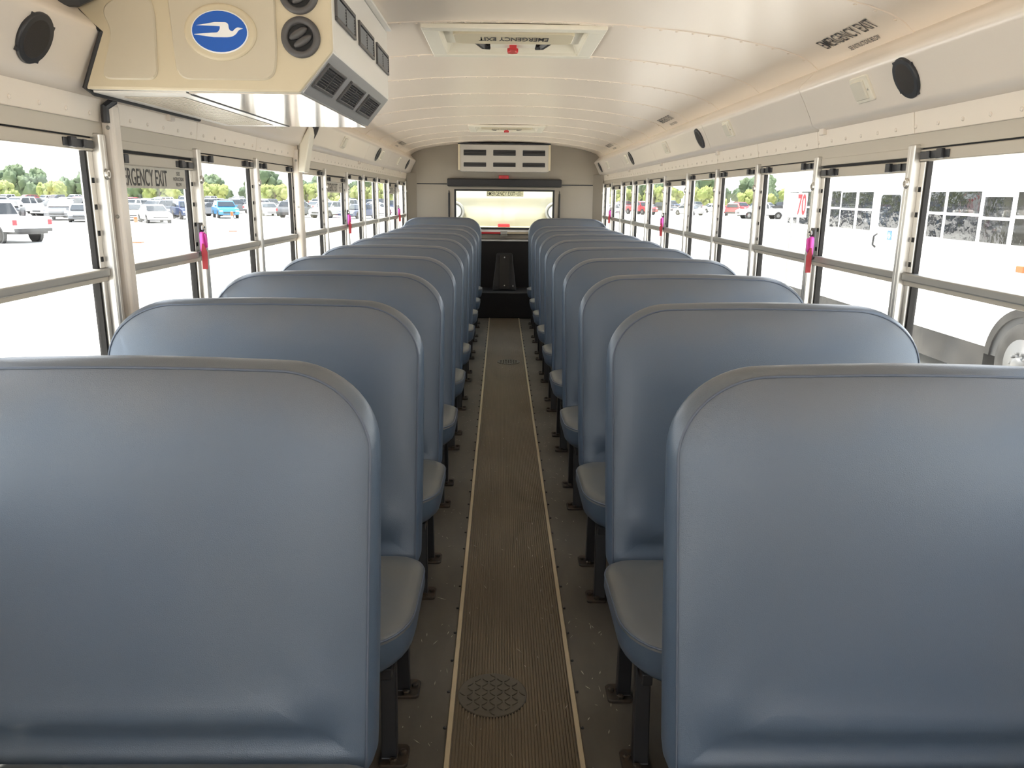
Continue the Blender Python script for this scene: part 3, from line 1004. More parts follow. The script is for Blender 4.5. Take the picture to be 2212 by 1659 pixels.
for s, side in ((1, 'right'), (-1, 'left')):
    proto = make_seat(s)
    for r in range(10):
        o = proto if r == 0 else copy_tree(proto)
        o.location = (s * 0.270, (1.295 if s > 0 else 1.315) + PITCH * r, 0.0)
        if r == 9:
            o.scale.z = 1.052
        row = ORD[r] + (' row from the camera' if 0 < r < 9 else ' row')
        tag(o, 'blue vinyl bus seat %s of the aisle, %s' % (side, row), 'seat', 'bus seats along the aisle')

# ------------------------------------------------------------------ speakers and lamps on the coves
def cove_frame(s, y, t=0.5):
    """frame on the slanted cove face, local x along the bus, local z into the cabin"""
    a, b = Vector((1.086, 0, 1.660)), Vector((1.046, 0, 1.736))
    p = a + (b - a) * t
    up = (b - a).normalized()
    return frame((s * p.x, y, p.z), (0, -s, 0), (s * up.x, 0, up.z))
def speaker(s, y, label, big=1.0):
    m = cove_frame(s, y, 0.45)
    t = empty('speaker', m.translation)
    L = Matrix.Translation(-m.translation) @ m
    k = MB()
    k.smooth = True
    r = 0.058
    k.lathe(L, [(r, -0.002), (r, 0.005), (r * 0.96, 0.008), (r * 0.95, 0.008)], 36)
    k.build('rim', MT['latchblk'], t)
    k = MB()
    k.smooth = True
    k.lathe(L, [(r * 0.95, 0.0055), (r * 0.7, 0.0085), (r * 0.3, 0.010), (0.004, 0.0103)], 36)
    k.build('grille', MT['speaker'], t)
    for a in (35, 125, 215, 305):
        k = MB()
        c = L @ Matrix.Translation((r * math.cos(math.radians(a)), r * math.sin(math.radians(a)), 0.003))
        k.mbox(c, 0.004, 0.004, 0.003)
        k.build('tab', MT['latchblk'], t)
    tag(t, label, 'speaker', 'round speakers on the coves')
def cove_lamp(s, y, label):
    m = cove_frame(s, y, 0.5)
    t = empty('cove_lamp', m.translation)
    L = Matrix.Translation(-m.translation) @ m
    k = MB()
    k.mprism(L, rrect(0.056, 0.040, 0.006), -0.001, 0.008, 0.003)
    k.build('bezel', MT['creamlight'], t)
    k = MB()
    k.mprism(L @ Matrix.Translation((-0.006, 0, 0)), rrect(0.040, 0.030, 0.004), 0.006, 0.015, 0.004)
    k.build('lens', MT['lens'], t)
    for x in (-0.051, 0.043):
        k = MB()
        k.lathe(L @ Matrix.Translation((x, -0.003 * (1 if x > 0 else -1), 0.008)), [(0.0035, 0.0), (0.003, 0.002)], 8)
        k.build('screw', MT['aludark'], t)
    tag(t, label, 'lamp', 'square lamps on the coves')
for i, y in enumerate((2.232, 4.495, 6.833, 8.95)):
    speaker(1, y, 'round dark speaker on the right cove, %s from the camera' % ('nearest', 'second', 'third', 'farthest')[i])
for i, y in enumerate((1.829, 4.404, 6.652, 8.70)):
    speaker(-1, y, ['round dark speaker on the left cove ahead of the big air unit', 'round dark speaker on the left cove just behind the second white post cover',
                    'round dark speaker on the left cove, second farthest', 'round dark speaker on the left cove, farthest by the rear wall'][i])
for i, y in enumerate((2.491, 3.923, 5.383, 7.05, 8.30)):
    cove_lamp(1, y, 'square cream lamp on the right cove, %s from the camera' % ('nearest', 'second', 'third', 'fourth', 'farthest')[i])
for i, y in enumerate((3.777, 5.235, 6.83, 7.958)):
    cove_lamp(-1, y, 'square cream lamp on the left cove, %s visible from the camera' % ('nearest', 'second', 'third', 'farthest')[i])

# exit lettering printed on the ceiling edge
def ceiling_sign(s, yc, label, name='exit_lettering', sc=1.0):
    t = empty(name, (s * 1.04, yc, zc(1.04)))
    P = Vector(t.location)
    def fr(x, yo):
        up = Vector((s * -0.04, 0, zc(x - 0.02) - zc(x + 0.02)))
        n = frame((s * x - P.x, yo, zc(x) - P.z), (0, -s, 0), up)
        n = n @ Matrix.Translation((0, 0, 0.0022))
        return n
    text('EMERGENCY EXIT', 0.36 * sc, 0.048, fr(1.022, 0), MT['ink'], t, 'large_print', 0.004)
    text('SEE INSTRUCTIONS BELOW', 0.20 * sc, 0.017, fr(1.071, -0.03), MT['ink'], t, 'small_print', 0.012)
    tag(t, label, 'sign', 'exit lettering on the ceiling edge')
ceiling_sign(1, 2.56, 'black EMERGENCY EXIT lettering on the ceiling edge nearest the camera, right')
ceiling_sign(1, 5.25, 'black EMERGENCY EXIT lettering on the right ceiling edge, midway back')
ceiling_sign(1, 7.92, 'black EMERGENCY EXIT lettering on the right ceiling edge, far end')
ceiling_sign(-1, 7.92, 'black EMERGENCY EXIT lettering on the left ceiling edge, far end')

# ------------------------------------------------------------------ roof hatches
def hatch(h0, h1, label):
    yc = (h0 + h1) / 2
    hy = (h1 - h0) / 2
    t = empty('roof_hatch', (0, yc, 1.955))
    k = MB()
    for (x0, x1, y0, y1) in ((-0.335, 0.335, -hy, -hy + 0.055), (-0.335, 0.335, hy - 0.055, hy), (-0.335, -0.275, -hy + 0.055, hy - 0.055), (0.275, 0.335, -hy + 0.055, hy - 0.055)):
        k.box(x0, x1, y0, y1, -0.008, 0.010)
    k.build('frame', MT['creamlight'], t, bevel=0.004)
    k = MB()
    a, b = 0.277, hy - 0.053
    c, d, z1 = 0.245, hy - 0.085, 0.075
    vs = [(-a, -b, 0), (a, -b, 0), (a, b, 0), (-a, b, 0), (-c, -d, z1), (c, -d, z1), (c, d, z1), (-c, d, z1)]
    k.add(vs, [(0, 1, 5, 4), (1, 2, 6, 5), (2, 3, 7, 6), (3, 0, 4, 7), (4, 5, 6, 7)])
    k.build('lid', MT['creamlight'], t, bevel=0.012, seg=3)
    k = MB()
    k.mprism(Matrix.Translation((0, -hy + 0.155, 0)), rrect(0.225, 0.095, 0.035), -0.014, 0.030)
    bar = k.build('lid_pad', MT['cream'], t, bevel=0.004)
    for x in (-0.250, 0.250):
        k = MB()
        k.mprism(Matrix.Translation((x, -0.02, 0.02)), rrect(0.018, 0.15, 0.012), 0.0, 0.05, 0.004)
        k.build('lid_rib', MT['creamlight'], t)
    text('EMERGENCY EXIT', 0.262, 0.072, frame((0, -hy + 0.150, -0.0145), (-1, 0, 0), (0, 1, 0)), MT['ink'], bar, 'lettering', 0.02)
    k = MB()
    k.box(-0.090, 0.090, -hy + 0.252, -hy + 0.350, -0.010, 0.030)
    k.build('handle_plate', MT['creamlight'], t, bevel=0.004)
    k = MB()
    k.mprism(frame((0, -hy + 0.325, -0.010), (1, 0, 0), (0, -1, 0)), [(-0.014, 0.04), (-0.011, -0.02), (-0.022, -0.035), (-0.020, -0.06), (0.0, -0.070), (0.020, -0.06), (0.022, -0.035), (0.011, -0.02), (0.014, 0.04)], 0.0, 0.016, 0.003)
    k.build('handle', MT['red'], t)
    for s in (-1, 1):
        k = MB()
        p0, p1, p2 = Vector((s * 0.150, -hy + 0.255, 0.004)), Vector((s * 0.118, -hy + 0.395, 0.004)), Vector((s * 0.092, -hy + 0.400, 0.004))
        k.tube([p0, p1, p2], 0.013, 6)
        k.build('hinge_arm', MT['leg'], t)
    tag(t, label, 'hatch', 'roof hatches')
hatch(2.965, 3.555, 'cream roof hatch with EMERGENCY EXIT print, nearer the camera')
hatch(6.945, 7.565, 'smaller looking cream roof hatch farther down the ceiling')

# ------------------------------------------------------------------ big air conditioning unit on the left
t = empty('air_conditioner', (-0.78, 2.06, 1.615))
P = Vector(t.location)
def ac(name, kk, m, par=t, bevel=0.0, seg=2):
    kk.v = [tuple(Vector(v) - P) for v in kk.v]
    return kk.build(name, m, par, bevel=bevel, seg=seg)
ACP = [(-1.086, 1.618), (-0.552, 1.615), (-0.464, 1.713), (-0.464, 1.947), (-0.75, 1.918), (-0.95, 1.880), (-1.05, 1.845), (-1.085, 1.805), (-1.055, 1.770), (-1.034, 1.750), (-1.050, 1.715)]
k = MB()
k.prism(ACP, 'y', 2.072, 3.040)
ac('housing', k, MT['acwhite'], bevel=0.006)
k = MB()
k.prism(ACP, 'y', 2.058, 2.074)
fp = ac('front_panel', k, MT['cream'], bevel=0.006)
def on_front(x, z):
    return frame((x, 2.058, z), (1, 0, 0), (0, 0, 1))
def front_plate(name, poly, depth, m, par=fp):
    kk = MB()
    kk.mprism(on_front(0, 0), poly, -0.002, depth, 0.004)
    return ac(name, kk, m, par)
def smooth_poly(pts, r=0.02, n=5):
    out = []
    L = len(pts)
    for i in range(L):
        p, a, b = Vector(pts[i]), Vector(pts[i - 1]), Vector(pts[(i + 1) % L])
        da, db = (a - p), (b - p)
        ra = min(r, da.length * 0.45)
        rb_ = min(r, db.length * 0.45)
        A, B = p + da.normalized() * ra, p + db.normalized() * rb_
        for j in range(n + 1):
            f = j / n
            out.append(tuple((1 - f) ** 2 * A + 2 * f * (1 - f) * p + f * f * B))
    return out
front_plate('side_inset', smooth_poly([(-1.040, 1.640), (-0.900, 1.640), (-0.893, 1.80), (-0.91, 1.850), (-0.965, 1.840), (-1.025, 1.805), (-1.003, 1.750)], 0.026), 0.006, MT['inset'])
front_plate('centre_inset', smooth_poly([(-0.852, 1.642), (-0.612, 1.642), (-0.600, 1.70), (-0.598, 1.90), (-0.862, 1.885)], 0.035), 0.006, MT['inset'])
kk = MB()
kk.smooth = True
kk.lathe(on_front(-0.735, 1.752) @ Matrix.Diagonal((1.0, 0.74, 1, 1)), [(0.090, 0.004), (0.088, 0.009), (0.082, 0.0105), (0.078, 0.0105)], 40)
ac('emblem_surround', kk, MT['cream'], fp)
kk = MB()
kk.lathe(on_front(-0.735, 1.752), [(0.001, 0.0), (0.001, 0.001)], 3)
em = None
kk = MB()
kk.mprism(on_front(-0.735, 1.752), ellipse(0.0700, 0.0500, 40), 0.009, 0.0135, 0.001)
em = ac('emblem', kk, MT['white'])
kk = MB()
kk.mprism(on_front(-0.735, 1.752), ellipse(0.0670, 0.0470, 40), 0.0125, 0.0145, 0.0005)
ac('emblem_field', kk, MT['blue'], em)
def bez(p0, p1, p2, n=6):
    return [((1 - i / n) ** 2 * p0[0] + 2 * (i / n) * (1 - i / n) * p1[0] + (i / n) ** 2 * p2[0], (1 - i / n) ** 2 * p0[1] + 2 * (i / n) * (1 - i / n) * p1[1] + (i / n) ** 2 * p2[1]) for i in range(n + 1)]
bird = [(-0.055, 0.0135), (-0.010, 0.0210)] + bez((0.010, 0.0210), (0.022, 0.022), (0.023, 0.014), 5) + bez((0.023, 0.010), (0.024, 0.001), (0.032, 0.001), 4) \
    + bez((0.033, 0.001), (0.041, 0.010), (0.047, 0.0095), 4) + [(0.058, 0.0075), (0.049, 0.004)] + bez((0.046, 0.002), (0.038, -0.0125), (0.018, -0.0130), 5) \
    + [(-0.015, -0.0130), (-0.062, -0.0075), (-0.061, -0.0065), (-0.020, -0.0030), (-0.008, -0.0025)] + bez((-0.005, -0.002), (0.003, 0.004), (0.002, 0.012), 4) + [(-0.010, 0.0125)]
kk = MB()
kk.mprism(on_front(-0.735, 1.752), bird, 0.0140, 0.0155)
ac('emblem_bird', kk, MT['white'], em)
for z in (1.743, 1.843):
    kk = MB()
    kk.smooth = True
    F = on_front(-0.540, z)
    kk.lathe(F, [(0.0480, 0.0), (0.0480, 0.006), (0.0455, 0.009), (0.035, 0.010), (0.0315, 0.006), (0.0310, -0.010)], 40, cap=False)
    rv = ac('round_vent', kk, MT['ventgrey'])
    kk = MB()
    kk.lathe(F, [(0.0312, -0.0010), (0.0312, 0.0016)], 32)
    ac('throat', kk, MT['dark'], rv)
    for sg in (-1, 1):
        kk = MB()
        kk.smooth = True
        G_ = F @ Matrix.Rotation(math.radians(30), 4, 'Z') @ Matrix.Translation((0, sg * 0.0105, 0.004))
        kk.mprism(G_, ellipse(0.0255, 0.0098, 24), -0.002, 0.007, 0.004)
        ac('louvre', kk, MT['ventgrey'], rv)
def louvre_vent(m, w, h, ns, nv=1):
    kk = MB()
    for (x0, x1, y0, y1) in ((-w, w, -h, -h + 0.009), (-w, w, h - 0.009, h), (-w, -w + 0.010, -h + 0.009, h - 0.009), (w - 0.010, w, -h + 0.009, h - 0.009)):
        kk.mbox(m @ Matrix.Translation(((x0 + x1) / 2, (y0 + y1) / 2, 0.003)), (x1 - x0) / 2, (y1 - y0) / 2, 0.004)
    v = ac('louvre_vent', kk, MT['ventgrey'], bevel=0.0015)
    kk = MB()
    kk.mbox(m @ Matrix.Translation((0, 0, 0.0008)), w - 0.009, h - 0.008, 0.0008)
    ac('throat', kk, MT['dark'], v)
    for i in range(ns):
        y = -h + 0.012 + (2 * h - 0.024) * (i + 0.5) / ns
        kk = MB()
        kk.mbox(m @ Matrix.Translation((0, y, 0.003)) @ Matrix.Rotation(math.radians(35), 4, 'X'), w - 0.010, 0.0032, 0.0008)
        ac('slat', kk, MT['ventgrey'], v)
    kk = MB()
    kk.mbox(m @ Matrix.Translation((0, 0, 0.0045)), 0.0020, h - 0.010, 0.0012)
    ac('slat', kk, MT['ventgrey'], v)
for y0, y1 in ((2.100, 2.372), (2.428, 2.700), (2.757, 3.030)):
    louvre_vent(frame((-0.464, (y0 + y1) / 2, 1.828), (0, 1, 0), (0, 0, 1)), (y1 - y0) / 2 - 0.004, 0.034, 6)
chu = Vector((0.083, 0, 0.098)).normalized()
kk = MB()
kk.mbox(frame((-0.507, 2.557, 1.665), (0, 1, 0), chu), 0.480, 0.062, 0.002)
ac('chamfer_plate', kk, MT['acgrey'], bevel=0.001)
for y0, y1 in ((2.085, 2.322), (2.390, 2.637), (2.695, 2.942)):
    m = frame((-0.507, (y0 + y1) / 2, 1.665), (0, 1, 0), chu)
    m = m @ Matrix.Translation((0, 0, 0.002))
    louvre_vent(m, (y1 - y0) / 2 - 0.006, 0.036, 7)
kk = MB()
kk.box(-0.835, -0.552, 2.078, 3.035, 1.6125, 1.6160)
ac('bottom_sheet', kk, MT['steel'])
kk = MB()
kk.box(-1.075, -0.842, 2.078, 3.035, 1.6120, 1.6165)
bp_ = ac('return_panel', kk, MT['acwhite'])
kk = MB()
kk.box(-0.8425, -0.8345, 2.11, 3.030, 1.6112, 1.6150)
ac('panel_gap', kk, MT['dark'])
kk = MB()
gx0, gx1, gy0, gy1 = -1.035, -0.880, 2.16, 2.97
kk.box(gx0, gx1, gy0, gy1, 1.6112, 1.6122)
ac('grille_cavity', kk, MT['ventgrey'], bp_)
kk = MB()
n1, n2 = 40, 11
for i in range(n1 + 1):
    y = gy0 + (gy1 - gy0) * i / n1
    kk.box(gx0, gx1, y - 0.0028, y + 0.0028, 1.6098, 1.6114)
for i in range(n2 + 1):
    x = gx0 + (gx1 - gx0) * i / n2
    kk.box(x - 0.0016, x + 0.0016, gy0, gy1, 1.6094, 1.6112)
g = ac('grille_mesh', kk, MT['mesh'], bp_)
g['kind'] = 'stuff'
kk = MB()
kk.box(-0.470, -0.448, 2.0, 3.045, 1.948, 1.962)
ac('mounting_rail', kk, MT['acwhite'], bevel=0.003)
kk = MB()
kk.tube([(-1.083, 2.062, 1.800), (-1.052, 2.060, 1.768), (-1.030, 2.060, 1.750), (-1.047, 2.060, 1.712), (-1.086, 2.060, 1.620), (-1.083, 2.10, 1.611), (-1.083, 2.8, 1.611)], 0.006, 6)
ac('edge_gasket', kk, MT['rubber'])
kk = MB()
kk.tube([(-1.088, 1.97, 1.800), (-1.062, 2.02, 1.812), (-1.020, 2.05, 1.842)], 0.014, 8)
ac('drain_hose', kk, MT['latchblk'])
tag(t, 'cream air conditioning unit with blue oval bird emblem and round vents', 'air conditioner')

# vertical pipe covers on the left wall
def pipe_cover(y0, y1, ztop, hood, label):
    t = empty('pipe_cover', (-W, (y0 + y1) / 2, 0.30))
    P = Vector(t.location)
    kk = MB()
    kk.box(-W + 0.001 - P.x, -1.116 - P.x, y0 - P.y, y1 - P.y, 0.0, ztop - 0.30)
    kk.build('channel', MT['cove'], t, bevel=0.012, seg=3)
    if hood:
        kk = MB()
        kk.prism([(-1.120 - P.x, 1.48 - 0.3), (-1.085 - P.x, 1.48 - 0.3), (-1.045 - P.x, 1.675 - 0.3), (-1.050 - P.x, 1.715 - 0.3), (-1.105 - P.x, 1.625 - 0.3)], 'y', y0 - 0.006 - P.y, y1 + 0.006 - P.y)
        kk.build('hood', MT['creamlight'], t, bevel=0.006)
    else:
        kk = MB()
        kk.tube([(-1.125 - P.x, y0 - 0.018 - P.y, 1.552 - 0.3), (-1.125 - P.x, y0 - 0.015 - P.y, 1.592 - 0.3), (-1.110 - P.x, y0 + 0.01 - P.y, 1.612 - 0.3)], 0.011, 8)
        kk.build('hose', MT['latchblk'], t)
    for z in (0.6, 1.0, 1.24):
        kk = MB()
        kk.lathe(frame((-1.130 - P.x, y0 - P.y, z), (1, 0, 0), (0, 0, 1)), [(0.006, 0.0), (0.004, 0.003)], 8)
        kk.build('screw', MT['aludark'], t)
    tag(t, label, 'pipe cover', 'white pipe covers on the left wall')
pipe_cover(2.246, 2.300, 1.609, False, 'white upright pipe cover on the left wall under the air unit')
pipe_cover(4.245, 4.330, 1.60, True, 'white upright pipe cover with cream hood farther back on the left wall')

# ------------------------------------------------------------------ rear air unit
t = empty('rear_air_unit', (0, 9.295, 1.64))
k = MB()
k.prism([(-0.525, 0.012), (-0.500, 0.0), (0.480, 0.0), (0.505, 0.012), (0.512, 0.298), (-0.535, 0.298)], 'y', -0.20, -0.001)
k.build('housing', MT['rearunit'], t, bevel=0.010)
k = MB()
k.box(-0.537, 0.515, -0.205, -0.001, 0.298, 0.312)
k.build('top_gasket', MT['vpad'], t)
for s_, a, b in ((-1, -0.537, -0.512), (1, 0.490, 0.515)):
    boxobj('side_trim', (a, b, -0.206, -0.195, 0.014, 0.296), MT['cream'], t, bevel=0.003)
for zz, hh in ((0.205, 0.031), (0.075, 0.024)):
    for xc in (-0.345, -0.010, 0.325):
        m = frame((xc, -0.200, zz), (1, 0, 0), (0, 0, 1))
        k = MB()
        k.mprism(m, rrect(0.128, hh, 0.006), -0.004, 0.003, 0.0015)
        v = k.build('vent', MT['latchblk'], t)
        k = MB()
        k.mprism(m, rrect(0.120, hh - 0.007, 0.004), 0.0, 0.0036)
        k.build('throat', MT['dark'], v)
        for j in range(3):
            k = MB()
            k.mbox(m @ Matrix.Translation((0, (j - 1) * hh * 0.5, 0.004)) @ Matrix.Rotation(0.6, 4, 'X'), 0.118, 0.003, 0.0007)
            k.build('slat', MT['ventgrey'], v)
tag(t, 'white rear air unit with six dark slots above the rear window', 'air conditioner')

# ================================================================== OUTSIDE
GZ = -1.0
k = MB()
k.box(-320, 320, -60, 420, GZ - 0.3, GZ)
ground = struct(k.build('ground', MT['concrete']))

# ------------------------------------------------------------------ cars (local: x width, y length with the nose at -y, z up)
def car_mesh(kind):
    """one mesh, slots: paint, glass, tyre, rim, tail lamp, head lamp, black trim"""
    k = MB()
    if kind == 'sedan':
        L, Wd, r = 4.7, 0.90, 0.33
        body = [(-2.35, 0.30), (-2.34, 0.62), (-2.15, 0.74), (-1.15, 0.90), (1.45, 0.98), (2.20, 0.96), (2.35, 0.80), (2.33, 0.32)]
        cab = [(-1.25, 0.90), (-0.35, 1.38), (0.05, 1.45), (0.75, 1.43), (1.75, 0.98)]
        wh = (-1.42, 1.40)
        pil = [0.28]
    elif kind == 'suv':
        L, Wd, r = 4.7, 0.95, 0.37
        body = [(-2.35, 0.38), (-2.36, 0.75), (-2.20, 0.93), (-1.05, 1.08), (1.6, 1.12), (2.28, 1.10), (2.36, 0.85), (2.33, 0.40)]
        cab = [(-1.15, 1.08), (-0.40, 1.62), (-0.05, 1.70), (1.75, 1.66), (2.15, 1.12)]
        wh = (-1.42, 1.42)
        pil = [0.30, 1.25]
    else:
        L, Wd, r = 5.8, 0.98, 0.40
        body = [(-2.90, 0.50), (-2.92, 0.95), (-2.75, 1.10), (-1.45, 1.18), (0.75, 1.20), (2.85, 1.22), (2.90, 1.15), (2.90, 0.55)]
        cab = [(-1.50, 1.16), (-0.85, 1.78), (-0.60, 1.86), (0.55, 1.86), (0.78, 1.20)]
        wh = (-1.85, 1.75)
        pil = [-0.05]
    # body: side profile with rounded shoulders (three stations across the width)
    zb = body[0][1]
    n = len(body)
    st = [(-Wd, 0.92), (-Wd * 0.985, 0.96), (-Wd * 0.90, 1.0), (Wd * 0.90, 1.0), (Wd * 0.985, 0.96), (Wd, 0.92)]
    vs = []
    for x, f in st:
        for y, z in body:
            vs.append((x, y * (0.985 + 0.015 * (f - 0.92) / 0.08), zb + (z - zb) * (f if z > zb + 0.1 else 1)))
    fs = []
    for a in range(len(st) - 1):
        fs += [(a * n + i, a * n + (i + 1) % n, (a + 1) * n + (i + 1) % n, (a + 1) * n + i) for i in range(n)]
    fs += [tuple(range(n)), tuple((len(st) - 1) * n + i for i in range(n - 1, -1, -1))]
    k.add(vs, fs)
    # cabin with tumblehome
    m = len(cab)
    zr = max(z for y, z in cab)
    z0 = cab[0][1]
    def hw(z):
        return Wd * 0.95 - (z - z0) / (zr - z0) * Wd * 0.20
    vs = [(-hw(z), y, z - (0.06 if z < z0 + 0.15 else 0)) for y, z in cab] + [(hw(z), y, z - (0.06 if z < z0 + 0.15 else 0)) for y, z in cab]
    k.add(vs, [(i, i + 1, m + i + 1, m + i) for i in range(m - 1)] + [tuple(range(m)), tuple(range(2 * m - 1, m - 1, -1))])
    # glass, slightly proud
    k.cur = 1
    def lerp(p, q, f):
        return (p[0] + (q[0] - p[0]) * f, p[1] + (q[1] - p[1]) * f)
    def panel(p, q, dy, dz):
        a, b = lerp(p, q, 0.10), lerp(p, q, 0.90)
        vs = []
        for y, z in (a, b):
            for sx in (-1, 1):
                vs.append((sx * (hw(z) - 0.07), y + dy, z + dz))
        k.add(vs, [(0, 1, 3, 2)])
    panel(cab[0], cab[1], -0.012, 0.014)
    panel(cab[-1], cab[-2], 0.012, 0.014)
    zt, zl = zr - 0.10, z0 + 0.07
    def yfront(z):
        (y0_, a), (y1_, b) = cab[0], cab[1]
        return y0_ + (y1_ - y0_) * (z - a) / (b - a)
    def yback(z):
        (y0_, a), (y1_, b) = cab[-1], cab[-2]
        return y0_ + (y1_ - y0_) * (z - a) / (b - a)
    edges = [None] + pil + [None]
    for sx in (-1, 1):
        for e in range(len(edges) - 1):
            lo0 = yfront(zl) + 0.16 if edges[e] is None else edges[e] + 0.04
            hi0 = yfront(zt) + 0.10 if edges[e] is None else edges[e] + 0.04
            lo1 = yback(zl) - 0.16 if edges[e + 1] is None else edges[e + 1] - 0.04
            hi1 = yback(zt) - 0.12 if edges[e + 1] is None else edges[e + 1] - 0.04
            k.add([(sx * (hw(zl) + 0.008), lo0, zl), (sx * (hw(zl) + 0.008), lo1, zl), (sx * (hw(zt) + 0.008), hi1, zt), (sx * (hw(zt) + 0.008), hi0, zt)], [(0, 1, 2, 3)])
    # wheels
    for y in wh:
        for sx in (-1, 1):
            F = frame((sx * (Wd - 0.10), y, r), (0, 1, 0), (0, 0, sx))
            k.cur = 6
            k.lathe(F, [(r + 0.07, -0.05), (r + 0.07, 0.103)], 20)
            k.cur = 2
            k.lathe(F, [(r, -0.10), (r, 0.10), (r * 0.92, 0.125), (r * 0.66, 0.125)], 20)
            k.cur = 3
            k.lathe(F, [(r * 0.66, 0.110), (r * 0.5, 0.128), (r * 0.15, 0.132)], 14)
    # lamps, bumpers, grille
    yb_, yf = max(y for y, z in body), min(y for y, z in body)
    zmid = body[-2][1] if kind != 'pickup' else 1.0
    for sx in (-1, 1):
        k.cur = 4
        a, b = sorted((sx * (Wd - 0.015), sx * (Wd - 0.22)))
        k.box(a, b, yb_ - 0.14, yb_ + 0.012, zmid - 0.16, zmid + 0.08)
        k.cur = 5
        a, b = sorted((sx * (Wd - 0.05), sx * (Wd - 0.36)))
        zh = body[1][1]
        k.box(a, b, yf - 0.012, yf + 0.16, zh - 0.10, zh + 0.02)
        k.cur = 0
        a, b = sorted((sx * (Wd * 0.95), sx * (Wd + 0.13)))
        k.box(a, b, yfront(zl) + 0.22, yfront(zl) + 0.32, zl - 0.03, zl + 0.12)
    k.cur = 6
    k.box(-0.55, 0.55, yf - 0.010, yf + 0.05, zb + 0.10, body[1][1] - 0.14)
    k.box(-Wd * 0.8, Wd * 0.8, yf + 0.1, yb_ - 0.1, zb - 0.08, zb + 0.02)
    k.box(-Wd + 0.06, Wd - 0.06, yb_ - 0.05, yb_ + 0.05, zb + 0.02, zb + 0.18)
    return k.mesh('parked_' + kind, [CARP['white'], MT['carglass'], MT['tyre'], MT['rim'], MT['lampred'], MT['lampclear'], MT['rubber']])
CARM = {q: car_mesh(q) for q in ('sedan', 'suv', 'pickup')}
CARPOS = []
def car(kind, paint, x, y, rz, label, group=None):
    o = bpy.data.objects.new({'sedan': 'parked_car', 'suv': 'parked_suv', 'pickup': 'pickup_truck'}[kind], CARM[kind])
    COL.objects.link(o)
    o.material_slots[0].link = 'OBJECT'
    o.material_slots[0].material = CARP[paint]
    o.location = (x, y, GZ)
    CARPOS.append((x, y))
    o.rotation_euler = (0, 0, math.radians(rz))
    tag(o, label, 'truck' if kind == 'pickup' else 'car', group)
    return o
# prominent ones (rotation 0: nose towards us)
car('pickup', 'white', -24.6, 38.2, -114, 'white pickup seen from behind beyond the nearest left window')
car('suv', 'black', -41.5, 67.0, 25, 'black SUV parked beside the white pickup beyond the left windows')
car('suv', 'grey', -38.0, 68.5, 20, 'grey SUV facing us behind the first left window edge')
car('sedan', 'grey', -34.4, 65.0, 25, 'low dark grey car at the right edge of the first left window')
car('sedan', 'white', -28.3, 64.5, 35, 'white car facing us below the decal of the left exit window')
car('sedan', 'silver', -32.3, 69.5, 20, 'silver car behind the white car beyond the left exit window')
car('suv', 'navy', -29.4, 74.0, 35, 'dark SUV left of the bright blue car')
car('suv', 'blue', -27.4, 78.5, 28, 'bright blue small SUV facing us beyond the left windows')
car('sedan', 'white', -26.0, 88.0, 28, 'white car right of the blue SUV beyond the left windows')
car('sedan', 'grey', -24.0, 92.0, 28, 'dark car just left of the second white pipe cover')
car('sedan', 'white', -23.0, 106.0, 25, 'white car facing us through the second left exit window')
car('pickup', 'white', 31.8, 96.0, -88, 'white pickup seen side on beyond the right windows')
car('suv', 'red', 33.0, 112.0, 160, 'red vehicle behind the white pickup on the right')
car('suv', 'maroon', 25.5, 160.0, 100, 'dark red SUV in the far right rows')
car('sedan', 'white', 27.0, 113.0, 35, 'white car facing us at the right exit window midway back')
# filling rows towards the horizon, left and right
rng = random.Random(5)
KD = ['sedan', 'suv', 'sedan', 'suv', 'pickup']
PT = ['white', 'silver', 'grey', 'black', 'white', 'silver', 'navy', 'grey', 'white', 'red']
NTH = ['first', 'second', 'third', 'fourth', 'fifth', 'sixth', 'seventh', 'eighth', 'ninth', 'tenth', 'eleventh', 'twelfth', 'thirteenth', 'fourteenth', 'fifteenth',
       'sixteenth', 'seventeenth', 'eighteenth', 'nineteenth', 'twentieth', 'twenty-first', 'twenty-second', 'twenty-third', 'twenty-fourth']
def fill(sgn, rows, side, grp, tmax):
    for q, (d, x0, x1, step) in enumerate(rows):
        xs = []
        x = x0
        while x < x1:
            y = d + 0.12 * x
            if 0.125 < x / y < tmax and all(math.hypot(sgn * x - a, (y - b) * 0.62) > 3.9 for a, b in CARPOS[:15]):
                xs.append((x, y))
            x += step
        if sgn < 0:
            xs = xs[::-1]
        for i, (x, y) in enumerate(xs):
            kd, pt = rng.choice(KD), rng.choice(PT)
            nm = {'sedan': 'car', 'suv': 'SUV', 'pickup': 'pickup'}[kd]
            car(kd, pt, sgn * (x + rng.uniform(-0.2, 0.2)), y + rng.uniform(-0.4, 0.4), sgn * rng.choice((20, 25, 200)) + rng.uniform(-4, 4),
                '%s %s, %s from the left in the %s far row beyond the %s windows' % (pt, nm, NTH[i], NTH[q], side), grp)
fill(-1, [(72, 30, 56, 3.3), (80, 14.5, 68, 3.4), (93, 15, 74, 3.6), (108, 14, 86, 3.9), (127, 16, 98, 4.6), (150, 18, 116, 5.6)],
     'left', 'cars in the far rows on the left', 0.66)
fill(1, [(112, 16, 34, 4.2), (128, 15, 46, 4.2), (148, 17, 56, 4.8), (168, 20, 64, 5.6)],
     'right', 'cars in the far rows on the right', 0.36)

